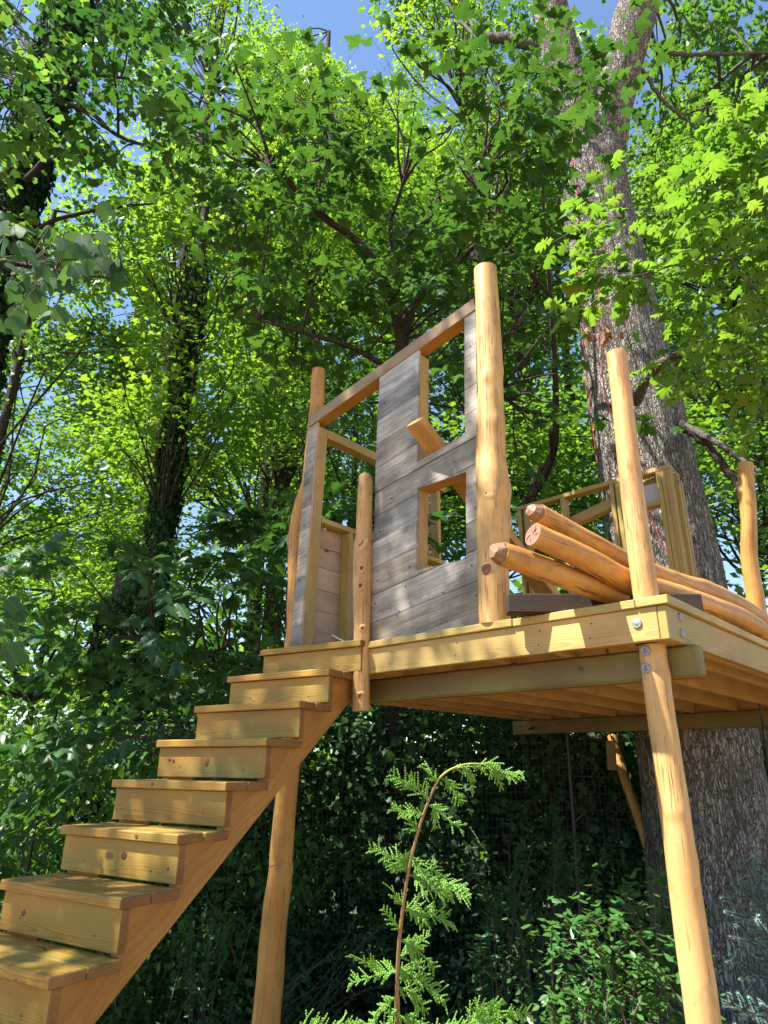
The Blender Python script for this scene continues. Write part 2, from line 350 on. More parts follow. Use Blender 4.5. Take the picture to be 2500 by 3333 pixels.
M['stemcy'] = flat_mat('cypress_stem', (.24, .15, .055), .75, 0, .45, 60)

# ------------------------------------------------------------------ ground
def gz(x, y):
    """ground level: an assumed mulched yard that falls away into the wood behind the deck"""
    f_ = (x-3.68)*-.69+(y+2.68)*.72
    return -.36*np.clip(f_-3.7, 0, 9) - .02 + .05*np.sin(x*1.3+1)*np.cos(y*1.1)*np.clip((f_-4)/4, 0, 1)
def ground_mat():
    m, nt, b, out = new_mat('mulch_and_leaf_litter'); g = NT(nt)
    p = g.n('ShaderNodeTexCoord').outputs['Object']
    n = g.noise(p, 1.1, 6, .65); n2 = g.noise(p, 26, 4, .7)
    v = g.n('ShaderNodeTexVoronoi'); g.put(v.inputs['Vector'], p); v.inputs['Scale'].default_value = 32
    col = g.mix(n2, (.15, .095, .05), (.34, .235, .13)); col = g.mix(.35, col, v.outputs['Color'], 'SOFT_LIGHT')  # pale mulch is assumed, to bounce warm light under the deck
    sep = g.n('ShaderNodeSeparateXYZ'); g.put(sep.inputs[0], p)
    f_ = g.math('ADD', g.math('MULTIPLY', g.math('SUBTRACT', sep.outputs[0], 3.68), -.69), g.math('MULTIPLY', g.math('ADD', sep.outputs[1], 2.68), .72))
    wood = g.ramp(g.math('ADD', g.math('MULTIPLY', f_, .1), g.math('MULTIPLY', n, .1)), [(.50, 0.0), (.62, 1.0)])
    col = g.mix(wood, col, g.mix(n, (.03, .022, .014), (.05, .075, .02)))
    g.put(b.inputs['Base Color'], col); b.inputs['Roughness'].default_value = .95
    g.put(b.inputs['Normal'], g.bump(n2, .8, .03)); return m
def build_ground():
    n = 121; xs = np.sign(np.linspace(-1, 1, n))*np.abs(np.linspace(-1, 1, n))**3*600
    X, Y = np.meshgrid(xs, xs); Z = gz(X, Y); vs = np.column_stack([X.ravel(), Y.ravel(), Z.ravel()])
    fs = [(j*n+i, j*n+i+1, (j+1)*n+i+1, (j+1)*n+i) for j in range(n-1) for i in range(n-1)]
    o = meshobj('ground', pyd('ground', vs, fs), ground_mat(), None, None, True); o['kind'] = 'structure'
build_ground()

# ------------------------------------------------------------------ deck
ZD = 2.282                                            # top of the decking
deck = thing('tree_house_deck', 'raised golden pine deck with log legs, built against the big grey oak', 'deck', (1.1, 2.0, 0))
board('border_board', (-.02, .247, ZD-.019), (1.862, .247, ZD-.019), .142, .038, M['pine'], deck)
board('border_board', (1.866, .252, ZD-.0205), (2.494, .252, ZD-.0205), .142, .038, M['pine'], deck)
board('border_board', (2.568, .181, ZD-.0195), (2.568, 4.05, ZD-.0195), .142, .038, M['pine'], deck)
y = .326
k = 0
while y < 4.0:
    x0 = -.02 if y < 1.5 else -.45
    board('decking_board', (x0, y+.07, ZD-.0205), (2.492, y+.07, ZD-.0205), .138, .037, M['joist'], deck); y += .1435
zr = ZD-.04-.0725
board('rim_board', (-.02, .215, zr), (2.58, .215, zr), .038, .145, M['pine'], deck)
board('rim_board', (2.601, .197, zr-.001), (2.601, 4.05, zr-.001), .038, .145, M['pine'], deck)
board('rim_board', (2.561, .236, zr-.003), (2.561, 4.04, zr-.003), .037, .143, M['joist'], deck)
for i, x in enumerate((2.42, 2.06, 1.70, 1.33, .94, .56, .18, -.16, -.43)):
    board('joist', (x, .236 if x > -.1 else 1.5, zr-.002), (x, 4.04, zr-.002), .038, .143, M['joist'], deck)
board('rim_board', (-.45, 4.06, zr), (2.6, 4.06, zr), .038, .145, M['joist'], deck)
zb = ZD-.04-.145-.072
board('beam', (-.1, .412, zb), (2.665, .412, zb), .076, .14, M['beamshade'], deck, bev=.012)
board('beam', (-.62, 4.02, zb), (3.4, 4.02, zb), .076, .14, M['beamshade'], deck, bev=.006)
board('beam', (-.45, 5.25, 1.94), (3.6, 5.25, 1.94), .076, .12, M['beamshade'], deck, bev=.006)
def log(name, pts, rad, mat, parent=None, seg=28, n=None, wobble=.035, seed=0, ends=(None, None), mats=()):
    """peeled log along a path; object X axis runs along it so the grain follows"""
    pts = np.asarray(pts, float); rng = random.Random(seed)
    n = n or max(14, int(np.linalg.norm(pts[-1]-pts[0])/.025))
    P, R = smooth_path(pts, rad, n)
    m, l = frame(P[0], P[-1], (0, 1, .01)); inv = np.array(m.inverted())
    ph = [rng.uniform(0, 6.28) for _ in range(8)]
    bumps = [(rng.uniform(.03, .97)*l, rng.uniform(0, 6.283), rng.uniform(.025, .07), rng.uniform(.3, .75), rng.uniform(-.8, 1.6)*wobble*2.2) for _ in range(int(5+l*7))]
    def wob(i, a):
        s = i/(n-1)*l
        w = 1 + wobble*(.5*math.sin(2*a+ph[0]+s*1.5) + .35*math.sin(3*a+ph[1]-s*2.2) + .5*math.sin(s*6+ph[2]+a) + .3*math.sin(s*13+ph[3]-2*a) + .22*math.sin(s*27+ph[4]+3*a))
        for (bs, ba, bw, baw, bh) in bumps:
            if abs(s-bs) < bw*3: w += bh*math.exp(-((s-bs)/bw)**2)*math.exp(-(((a-ba+math.pi) % 6.2832 - math.pi)/baw)**2)
        return w
    vs, fs = tube(P, R, seg, wob)
    vs = np.array(vs); vs = vs @ inv[:3, :3].T + inv[:3, 3]
    me = pyd(name, vs, fs)
    me.materials.append(mat)
    for k_, e in enumerate(ends):
        me.materials.append(e or mat)
    me.polygons[len(fs)-2].material_index = 1; me.polygons[len(fs)-1].material_index = 2
    o = meshobj(name, me, None, parent, m)
    sm = np.ones(len(me.polygons), bool); sm[-2:] = False
    me.polygons.foreach_set('use_smooth', sm)
    return o
def bolt(c, nrm, r, parent, anchor=False, name='bolt'):
    """dome-headed bolt; the flat ones carry a raised anchor"""
    nrm = Vector(nrm).normalized(); m = nrm.to_track_quat('Z', 'Y').to_matrix().to_4x4(); m.translation = Vector(c)
    prof = [(r, 0), (r, .0035), (r*.92, .006), (r*.78, .0065), (r*.74, .0055), (r*.6, .0075 if not anchor else .0058), (r*.3, .010 if not anchor else .006)]
    vs = []; fs = []; s = 28
    for (q, z) in prof:
        for j in range(s): vs.append((q*math.cos(6.2832*j/s), q*math.sin(6.2832*j/s), z))
    for i in range(len(prof)-1):
        for j in range(s): fs.append((i*s+j, i*s+(j+1) % s, (i+1)*s+(j+1) % s, (i+1)*s+j))
    fs.append(tuple((len(prof)-1)*s+j for j in range(s)))
    o = meshobj(name, pyd(name, vs, fs), M['zinc'], parent, m, True)
    if anchor:
        mb = MB(); t = r*.07
        def ln(pp): mb.add(tube([(a*r, c_*r, .0075) for a, c_ in pp], [t]*len(pp), 6))
        ln([(0, -.5), (0, .3)]); ln([(-.22, .2), (.22, .2)])
        ln([(-.42, -.12), (-.33, -.36), (0, -.52), (.33, -.36), (.42, -.12)])
        ln([(-.42, -.12), (-.26, -.2)]); ln([(.42, -.12), (.26, -.2)])
        ln([(.11*math.cos(a), .42+.11*math.sin(a)) for a in np.linspace(0, 6.2832, 11)])
        me = pyd('anchor_emblem', mb.v, mb.f); e = meshobj('anchor_emblem', me, M['zincdark'], o, m, True)
    return o
# legs
log('leg', [(2.50, .318, -.2), (2.498, .318, .9), (2.496, .316, 1.6), (2.492, .316, ZD-.186)], [.066, .062, .059, .057], M['log'], deck, seed=3)
log('leg', [(-.13, .36, -.9), (-.10, .36, .5), (-.055, .36, .95), (-.06, .36, 1.05), (-.03, .36, 1.6), (.0, .36, 2.05)], [.09, .082, .078, .074, .07, .066], M['logorange'], deck, seed=8)
log('brace_log', [tuple(at(1322, 1590, 7.3)), tuple(at(1345, 1670, 7.0)), tuple(at(1380, 1770, 6.7)), tuple(at(1410, 1860, 6.4))], [.05, .05, .048, .045], M['logorange'], deck, seed=5)
board('brace_block', tuple(at(1318, 1600, 6.9)), tuple(at(1322, 1664, 6.8)), .09, .09, M['beamshade'], deck)
bolt((2.489, .195, 2.177), (0, -1, 0), .0215, deck)
bolt((2.6205, .353, 2.212), (1, 0, 0), .0205, deck); bolt((2.6205, .343, 2.139), (1, 0, 0), .0205, deck)
bolt((2.485, .258, 2.068), (-.12, -1, 0), .0215, deck, True); bolt((2.478, .258, 1.992), (-.12, -1, 0), .0215, deck, True)
for x in (1.03, 1.5, 2.0, 2.27):
    for dz in (-.03, .035):
        m_ = Matrix.Translation((x+dz*.2, .1955, zr+dz)); v, f = tube([(0, .002, 0), (0, -.0012, 0)], [.0045, .0045], 8)
        meshobj('screw_head', pyd('screw_head', v, f), M['screw'], deck, m_)

# ------------------------------------------------------------------ stairs
TH = .19492; RUN, RISE, SW = .24382, .19706, .786
def stp(x, y, z): return (math.cos(TH)*x-math.sin(TH)*y, math.sin(TH)*x+math.cos(TH)*y, z+2.3)
stairs = thing('staircase', 'golden pine staircase with open gaps climbing to the deck', 'staircase', stp(SW/2, -2.0, -2.3))
rs = random.Random(4)
NST = 12
for i in range(NST):
    y0 = -i*RUN; z0 = -i*RISE; dx = 0.0
    if i == 0: dx = .085; z0 = -.012; y0 = -.055
    jx = rs.uniform(-.004, .004)
    if i == 0: board('tread_board', stp(dx-.004, y0+.216, z0-.0195), stp(dx+.66, y0+.216, z0-.0195), .14, .038, M['stair'], stairs, bev=.004)
    board('tread_board', stp(dx+jx, y0+.07, z0-.019), stp(dx+SW+jx, y0+.07, z0-.019), .14, .038, M['stair'], stairs, bev=.004)
    if i: board('tread_board', stp(.0-jx, y0+.216, z0-.0195), stp(SW-jx, y0+.216, z0-.0195), .14, .038, M['stair'], stairs, bev=.004)
    hh = .145 if i else .14
    ins = .014
    board('riser', stp(dx+ins, y0+.022+.019, z0-.0395-hh/2), stp(dx+SW-ins+.002, y0+.022+.019, z0-.0395-hh/2), .038, hh, M['stair'], stairs, bev=.003)
    for sx in (.17, .62):
        m_ = Matrix.Translation(Vector(stp(dx+sx+rs.uniform(-.02, .02), y0+.0215, z0-.14+rs.uniform(-.01, .01)))) @ Matrix.Rotation(TH, 4, 'Z')
        v, f = tube([(0, .002, 0), (0, -.001, 0)], [.0042, .0042], 8)
        meshobj('screw_head', pyd('screw_head', v, f), M['screw'], stairs, m_)
def flat_knot(c, r, sq=1.0):
    m_ = Matrix.Translation(Vector(c)) @ Matrix.Rotation(TH, 4, 'Z') @ Matrix.Rotation(math.pi/2, 4, 'X')
    s = 22; vs = [(0, 0, .0011)]; 
    for q, z in ((.55, .0011), (1.0, .0007), (1.12, -.0005)):
        for j in range(s): a = 6.2832*j/s; w = 1+.09*math.sin(2*a+r*900)+.06*math.sin(5*a); vs.append((q*r*w*math.cos(a), q*r*w*sq*math.sin(a), z))
    fs = [(0, 1+j, 1+(j+1) % s) for j in range(s)]
    for i in range(2):
        for j in range(s): fs.append((1+i*s+j, 1+(i+1)*s+j, 1+(i+1)*s+(j+1) % s, 1+i*s+(j+1) % s))
    meshobj('knot', pyd('knot', vs, fs), M['knot'], stairs, m_, True)
for i_, x_, dz_, r_, sq_ in ((0, .16, -.10, .016, .75), (3, .38, -.11, .013, 1.5), (3, .10, -.10, .009, 1.0), (3, .13, -.105, .010, 1.0), (5, .44, -.10, .0155, 1.0), (5, .72, -.13, .006, 1.0), (6, .17, -.11, .013, .8)):
    flat_knot(stp(x_, -i_*RUN+.0212, -i_*RISE+dz_), r_, sq_)
flat_knot(stp(.53, -5*RUN-.0004, -5*RISE-.02), .011, .8); flat_knot(stp(.30, -4*RUN-.0004, -4*RISE-.018), .008, .9)
sl = RISE/RUN
def stringer(x, name='stringer'):
    # sawn notched side board: outline in the (y, z) plane of the stairs
    poly = []
    for i in range(NST):
        y0 = -i*RUN; z0 = -i*RISE-.039
        poly += [(y0+.285 if i else .20, z0), (y0+.062, z0)]
    poly += [(-(NST-1)*RUN+.062, -2.3), (-(NST-1)*RUN+.20, -2.3)]
    off = -.372
    poly += [(-2.3/sl - off/sl + .0, -2.3)] if False else []
    yb = (-2.3-off)/sl
    poly += [(yb, -2.3), (.02, off+.02*sl), (.20, off+.02*sl)]
    vs = []; n = len(poly)
    for xx in (x-.019, x+.019):
        for (yy, zz) in poly: vs.append((xx, yy, zz))
    bm = bmesh.new(); bv = [bm.verts.new(v) for v in vs]
    bm.faces.new(bv[:n]); bm.faces.new(bv[n:][::-1])
    for k in range(n): bm.faces.new((bv[k], bv[n+k], bv[n+(k+1) % n], bv[(k+1) % n]))
    bmesh.ops.recalc_face_normals(bm, faces=bm.faces)
    # local axes: X along the slope so the grain follows
    ang = math.atan(sl); c, s = math.cos(ang), math.sin(ang)
    for v in bm.verts:
        X, Yy, Z = v.co; v.co = Vector((c*Yy+s*Z, X, -s*Yy+c*Z))
    me = bpy.data.meshes.new('stringer'); bm.to_mesh(me); bm.free()
    base = Matrix.Translation(Vector((0, 0, 2.3))) @ Matrix.Rotation(TH, 4, 'Z')
    loc = Matrix(((0, 1, 0, 0), (c, 0, -s, 0), (s, 0, c, 0), (0, 0, 0, 1)))
    return meshobj(name, me, M['stringer'], stairs, base @ loc)
stringer(SW-.055); stringer(.055)
_tw = tube(*smooth_path([stp(.34, -7*RUN+.20, -7*RISE+.004), stp(.38, -7*RUN+.19, -7*RISE+.009), stp(.43, -7*RUN+.205, -7*RISE+.006), stp(.445, -7*RUN+.20, -7*RISE+.005)], [.0012, .0016, .0022, .004], 14), 6)
tag(meshobj('dry_twig', pyd('dry_twig', *_tw), flat_mat('dry_twig', (.07, .035, .02), .9), None, None, True), 'small dry brown twig on the lowest visible stair tread', 'twig')
# pale lumber stamp on a nosing (upside down, as the board was laid)
cu = bpy.data.curves.new('lumber_stamp', 'FONT'); cu.body = '12021  181'; cu.size = .017; cu.align_x = 'CENTER'
tmp = bpy.data.objects.new('tmp_txt', cu); COL.objects.link(tmp); bpy.context.view_layer.update()
sm = bpy.data.meshes.new_from_object(tmp); bpy.data.objects.remove(tmp)
stm = Matrix.Translation(Vector(stp(.63, -7*RUN-.0012, -7*RISE-.027))) @ Matrix.Rotation(TH, 4, 'Z') @ Matrix.Rotation(math.pi/2, 4, 'X') @ Matrix.Rotation(math.pi, 4, 'Z')
sm.materials.clear(); meshobj('lumber_stamp', sm, M['ink'], stairs, stm)

# ------------------------------------------------------------------ log posts
PG = 'peeled log posts on the deck'
def knot(parent, c, nrm, r, hollow=False):
    nrm = Vector(nrm).normalized(); m = nrm.to_track_quat('Z', 'Y').to_matrix().to_4x4(); m.translation = Vector(c)
    vs = []; fs = []; s = 20
    prof = [(2.6, -.75), (2.0, -.40), (1.45, -.05), (1.0, .22), (.72, .34), (.35, .38)] if not hollow else [(2.4, -.7), (1.7, -.28), (1.15, .06), (.75, .14), (.45, .07), (.15, .03)]
    for (q, z) in prof:
        for j in range(s):
            a = 6.2832*j/s; w = 1+.10*math.sin(2*a+1)+.07*math.sin(3*a)
            vs.append((q*r*w*math.cos(a)*.85, q*r*w*math.sin(a)*1.15, z*r))
    for i in range(len(prof)-1):
        for j in range(s): fs.append((i*s+j, i*s+(j+1) % s, (i+1)*s+(j+1) % s, (i+1)*s+j))
    fs.append(tuple((len(prof)-1)*s+j for j in range(s)))
    me = pyd('knot', vs, fs); me.materials.append(M['log']); me.materials.append(M['knot'])
    for p_ in me.polygons:
        if p_.index >= (3*s if not hollow else 2*s): p_.material_index = 1
    return meshobj('knot', me, None, parent, m, True)
pb = log('log_post', [(1.716, .25, ZD-.002), (1.722, .25, 2.6), (1.738, .25, 2.9), (1.750, .25, 3.05), (1.748, .25, 3.25), (1.762, .25, 3.6), (1.774, .25, 4.0), (1.777, .25, 4.55)],
         [.083, .087, .094, .099, .086, .077, .073, .071], M['log'], None, seg=40, seed=11, wobble=.045)
tag(pb, 'tallest peeled log post, at the right edge of the grey barn-board wall', 'post', PG)
knot(pb, (1.775, .166, 2.985), (.45, -1, .1), .023); knot(pb, (1.738, .163, 2.56), (.2, -1, 0), .026, True)
knot(pb, (1.712, .172, 2.42), (.0, -1, 0), .014)
pl = log('log_post', [(-.03, .33, ZD-.05), (-.02, .33, 2.6), (-.035, .33, 2.95), (-.055, .33, 3.2), (-.03, .33, 3.38), (.045, .33, 3.6), (.07, .33, 3.85), (.09, .33, 4.2), (.095, .33, 4.57)],
         [.060, .062, .068, .072, .068, .06, .058, .058, .054], M['logorange'], None, seed=14, wobble=.06)
tag(pl, 'bulging log post behind the left end of the barn-board wall', 'post', PG)
ps = log('log_post', [(.815, .178, 1.885), (.810, .178, 2.1), (.806, .178, 2.3), (.798, .178, 2.6), (.793, .178, 2.82), (.805, .178, 3.0), (.808, .178, 3.3), (.808, .178, 3.385)],
         [.051, .049, .051, .056, .060, .051, .0475, .036], M['log'], None, seed=17)
tag(ps, 'short round-topped log post at the head of the stairs', 'post', PG)
knot(ps, (.838, .125, 2.62), (.5, -1, 0), .012, True); knot(ps, (.843, .126, 2.73), (.55, -1, .0), .011, True); knot(ps, (.823, .131, 2.9), (.2, -1, .3), .02, True)
knot(ps, (.849, .138, 2.36), (.7, -1, 0), .010); knot(ps, (.843, .133, 1.97), (.6, -1, 0), .012)
pc = log('log_post', [(2.494, .32, ZD-.002), (2.494, .32, 2.7), (2.50, .32, 3.1), (2.506, .32, 3.35), (2.508, .32, 3.62)],
         [.0565, .0545, .052, .051, .0505], M['log'], None, seed=21, wobble=.02)
tag(pc, 'smooth log post standing on the near deck corner', 'post', PG)
pr = log('log_post', [(2.47, 2.1, ZD-.002), (2.50, 2.1, 2.6), (2.51, 2.1, 2.9), (2.56, 2.1, 3.2), (2.60, 2.1, 3.58)],
         [.060, .056, .052, .05, .049], M['logorange'], None, seed=24, wobble=.05)
tag(pr, 'crooked log post at the right edge of the photo, beyond the loose logs', 'post', PG)

# ------------------------------------------------------------------ barn-board wall
wall = thing('barn_board_wall', 'weathered grey barn-board wall with a door gap and two window openings', 'wall', (.9, .27, ZD))
SLP = .163; WA = math.atan(SLP); ca, sa = math.cos(WA), math.sin(WA)
def clip(poly, a, b, c):
    """keep a*x + b*z <= c"""
    out = []; n = len(poly)
    for i in range(n):
        p, q = poly[i], poly[(i+1) % n]; dp = a*p[0]+b*p[1]-c; dq = a*q[0]+b*q[1]-c
        if dp <= 1e-9: out.append(p)
        if (dp < -1e-9 and dq > 1e-9) or (dp > 1e-9 and dq < -1e-9):
            t = dp/(dp-dq); out.append((p[0]+t*(q[0]-p[0]), p[1]+t*(q[1]-p[1])))
    return out
def xline(xa, za, xb, zb_): return lambda z: xa+(xb-xa)*(z-za)/(zb_-za)
PLx = xline(.876, 4.12, .821, 2.293); PRx = xline(1.700, 4.252, 1.655, 2.297)
def cl_x(poly, fn, keep):  # clip against the slanting line x = fn(z)
    s = fn(1)-fn(0); c = fn(0)     # x - s z <= c
    return clip(poly, 1, -s, c) if keep == 'left' else clip(poly, -1, s, -c)
WLx = xline(1.235, 4.185, 1.197, 2.672); WRx = xline(1.614, 4.25, 1.566, 2.665)
def slab(name, polys, y0, th, mat, parent, edge=None):
    vs = []; fs = []; mi = []
    for po in polys:
        if len(po) < 3: continue
        b = len(vs); n = len(po)
        for yy in (0, th):
            for (x, z) in po: vs.append((ca*x+sa*z, yy, -sa*x+ca*z))
        fs.append(tuple(b+i for i in range(n))); mi.append(0)
        fs.append(tuple(b+n+i for i in range(n))[::-1]); mi.append(0)
        for i in range(n):
            fs.append((b+i, b+n+i, b+n+(i+1) % n, b+(i+1) % n)); mi.append(1)
    if not vs: return None
    vs = np.array(vs); c = vs.mean(axis=0); vs -= c
    bm = bmesh.new(); bv = [bm.verts.new(v) for v in vs]
    for f, k_ in zip(fs, mi):
        try: fc = bm.faces.new([bv[i] for i in f]); fc.material_index = k_
        except ValueError: pass
    bmesh.ops.recalc_face_normals(bm, faces=bm.faces)
    me = bpy.data.meshes.new(name); bm.to_mesh(me); bm.free()
    me.materials.append(mat); me.materials.append(edge or mat)
    rot = Matrix(((ca, 0, -sa, 0), (0, 1, 0, 0), (sa, 0, ca, 0), (0, 0, 0, 1)))
    cw = rot.to_3x3() @ Vector(c)
    return meshobj(name, me, None, parent, Matrix.Translation((cw.x, y0+cw.y, cw.z)) @ rot)
def cut_board(strip, y0):
    """board with the window openings sawn out; what a window severs becomes two boards"""
    o = slab('board', [strip], y0, .02, M['barn'], wall, M['barnedge'])
    zs_ = [p[1] for p in strip]
    cuts = []
    for poly in ([(WLx(4.5), 4.5), (WLx(3.365), 3.365), (WRx(3.43), 3.43), (WRx(4.5), 4.5)], [(WLx(3.19), 3.19), (WLx(2.668), 2.668), (WRx(2.668), 2.668), (WRx(3.19), 3.19)]):
        if min(p[1] for p in poly) < max(zs_) and max(p[1] for p in poly) > min(zs_):
            c = slab('cutter', [poly], .1, .3, M['barnedge'], wall); c.data.materials.clear(); c.data.materials.append(M['barn']); c.data.materials.append(M['barnedge']); c.data.polygons.foreach_set('material_index', np.ones(len(c.data.polygons), np.int32)); cuts.append(c)
    if not cuts: return
    for c in cuts:
        md = o.modifiers.new('cut', 'BOOLEAN'); md.object = c; md.operation = 'DIFFERENCE'; md.solver = 'EXACT'
    bpy.context.view_layer.update(); ev = o.evaluated_get(bpy.context.evaluated_depsgraph_get()); me = bpy.data.meshes.new_from_object(ev)
    o.modifiers.clear()
    for c in cuts: bpy.data.objects.remove(c)
    bm = bmesh.new(); bm.from_mesh(me); left = set(bm.faces); groups = []
    while left:
        f0 = left.pop(); st_ = [f0]; gset = {f0}
        while st_:
            x = st_.pop()
            for e in x.edges:
                for y_ in e.link_faces:
                    if y_ in left: left.discard(y_); gset.add(y_); st_.append(y_)
        groups.append({f_.index for f_ in gset})
    bm.free()
    mw = MW[o.name]; bpy.data.objects.remove(o)
    for gs in groups:
        bm = bmesh.new(); bm.from_mesh(me); bm.faces.ensure_lookup_table()
        bmesh.ops.delete(bm, geom=[f_ for f_ in bm.faces if f_.index not in gs], context='FACES')
        m2 = bpy.data.meshes.new('board'); bm.to_mesh(m2); bm.free(); m2.materials.clear(); m2.materials.append(M['barn']); m2.materials.append(M['barnedge'])
        if len(m2.polygons) >= 4: meshobj('board', m2, None, wall, mw)
seams = [4.125, 3.962, 3.783, 3.606, 3.435, 3.26, 3.095, 2.92, 2.75, 2.58, 2.405, 2.237, 2.05]
rb = random.Random(7)
for k in range(len(seams)-1):
    zt, zb_ = seams[k]-rb.uniform(.0015, .0045), seams[k+1]+rb.uniform(.0005, .002)
    strip = [(.7, zb_+SLP*(.7-.85)), (1.8, zb_+SLP*(1.8-.85)), (1.8, zt+SLP*(1.8-.85)), (.7, zt+SLP*(.7-.85))]
    strip = clip(strip, 0, -1, -2.2835)
    if len(strip) < 3: continue
    strip = cl_x(cl_x(strip, PLx, 'right'), PRx, 'left')
    cut_board(strip, .226+rb.uniform(-.004, .004))
JL = xline(.128, 4.018, .075, 2.30); JR = xline(.236, 4.0, .172, 2.30)
zs = 4.03; k = 0
while zs > 2.29:
    h = .172
    st_ = [(0, zs-h+.002-.02), (.4, zs-h+.002+.0452-.02), (.4, zs+.0452-.02), (0, zs-.02)]
    st_ = clip(clip(st_, 0, -1, -2.2835), -.17, 1, 3.968)
    if len(st_) >= 3: slab('board', [cl_x(cl_x(st_, JL, 'right'), JR, 'left')], .226+rb.uniform(-.002, .002), .02, M['barn'], wall, M['barnedge'])
    zs -= h
# sloping head beam, flush with the boards
def hb(x): return 4.09+.1704*(x-.141)
board('head_beam', (.135, .2725, 4.045), (1.70, .2725, 4.045+.1704*1.565), .095, .088, M['stringer'], wall, up=(0, 0, 1))
board('face_board', (.137, .2235, 4.045), (1.70, .2235, 4.045+.1704*1.563), .006, .087, M['barntan'], wall, up=(0, 0, 1), bev=0)
def stud(x0, z0, x1, z1, y=.292, w=.038, d=.088, mat='pine', name='stud', par=None):
    return board(name, (x0, y, z0), (x1, y, z1), d, w, M[mat], par or wall, up=(1, 0, 0))
stud(JR(2.284)-.019, 2.284, JR(3.99)-.019, 3.985); stud(PLx(2.284)+.024, 2.284, PLx(4.1)+.024, 4.10)
stud(WLx(2.284)-.019, 2.284, WLx(4.17)-.019, 4.165); stud(WRx(2.284)+.022, 2.284, WRx(4.22)+.022, 4.225)
def hdr(z, x0=None, x1=None, mat='stringer'):
    board('cross_piece', (WLx(z)+.001, .292, z), (WRx(z)+.002, .292, z), .086, .036, M[mat], wall)
hdr(3.21); hdr(2.646); board('cross_piece', (WLx(3.36)+.001, .292, 3.338), (WRx(3.4)+.002, .292, 3.40), .086, .036, M['stringer'], wall)
for (x, z) in [(.93, 3.9), (1.18, 3.93), (.92, 3.72), (1.17, 3.76), (.93, 3.35), (1.63, 3.5), (1.64, 3.1), (.9, 2.98), (1.5, 3.28), (1.0, 3.18), (.89, 2.66), (1.15, 2.7), (1.6, 2.62), (1.05, 2.42), (1.4, 2.5), (.87, 2.52), (1.62, 2.45), (1.64, 3.86), (1.65, 4.02), (.18, 3.7), (.15, 3.2), (.13, 2.8), (.12, 2.5)]:
    v, f = tube([(0, .002, 0), (0, -.0015, 0)], [.005, .005], 8)
    meshobj('nail_head', pyd('nail_head', v, f), M['screw'], wall, Matrix.Translation((x, .2225, z)))

# ------------------------------------------------------------------ side wall seen through the door gap
side = thing('side_wall', 'half-height side wall with pinkish inner boards, seen through the door gap', 'wall', (.16, 1.0, ZD))
rb2 = random.Random(12)
zz = 2.284
for k, h in enumerate((.10, .235, .155, .165, .15, .155)):
    top = min(zz+h-.0025, 3.238)
    board('sheathing_board', (.113+rb2.uniform(-.002, .002), .30, (zz+top)/2), (.113, 1.78, (zz+top)/2), .022, top-zz, M['sheath'], side, bev=.0015); zz += h
board('top_plate', (.17, .338, 3.259), (.17, 1.78, 3.259), .092, .038, M['pine'], side)
board('top_rail', (.19, .338, 3.955), (.19, 1.78, 3.955), .09, .07, M['pine'], side)
for yy, za, zb_ in ((.635, 2.284, 3.239), (1.2, 2.284, 3.239), (1.55, 3.279, 3.919), (1.70, 3.279, 3.919), (1.74, 2.284, 3.239)):
    board('stud', (.171, yy, za), (.171, yy, zb_), .09, .038, M['pine'], side, up=(0, 1, 0))
cd = tube(*smooth_path([(.30, .40, 2.42), (.40, .395, 2.375), (.50, .38, 2.335), (.62, .36, 2.315), (.66, .35, 2.29)], [.005]*5, 20), 8)
tag(meshobj('cord', pyd('cord', *cd), M['cord'], None, None, True), 'short white cord lying in the door gap above the top step', 'cord')

# ------------------------------------------------------------------ open stud wall behind the logs
sw = thing('stud_wall', 'unfinished open stud wall in front of the oak trunk', 'wall frame', (1.25, 2.55, ZD))
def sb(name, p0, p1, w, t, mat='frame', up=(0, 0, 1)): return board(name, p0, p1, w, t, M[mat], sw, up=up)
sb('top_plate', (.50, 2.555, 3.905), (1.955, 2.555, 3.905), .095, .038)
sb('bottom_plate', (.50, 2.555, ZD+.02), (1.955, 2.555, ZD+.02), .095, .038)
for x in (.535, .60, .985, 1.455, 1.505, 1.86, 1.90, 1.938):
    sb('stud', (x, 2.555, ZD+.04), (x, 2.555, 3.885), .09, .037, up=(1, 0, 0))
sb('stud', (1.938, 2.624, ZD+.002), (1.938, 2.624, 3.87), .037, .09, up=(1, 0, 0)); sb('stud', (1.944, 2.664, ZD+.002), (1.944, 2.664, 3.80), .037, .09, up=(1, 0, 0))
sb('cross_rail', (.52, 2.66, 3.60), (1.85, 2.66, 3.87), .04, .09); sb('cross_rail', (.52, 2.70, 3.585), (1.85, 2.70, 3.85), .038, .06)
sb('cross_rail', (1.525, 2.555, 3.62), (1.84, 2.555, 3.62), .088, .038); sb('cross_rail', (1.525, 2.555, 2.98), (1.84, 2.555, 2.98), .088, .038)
meshobj('panel', box_mesh(.33, .006, .19, .001), M['panel'], sw, Matrix.Translation((1.70, 2.61, 3.735)))

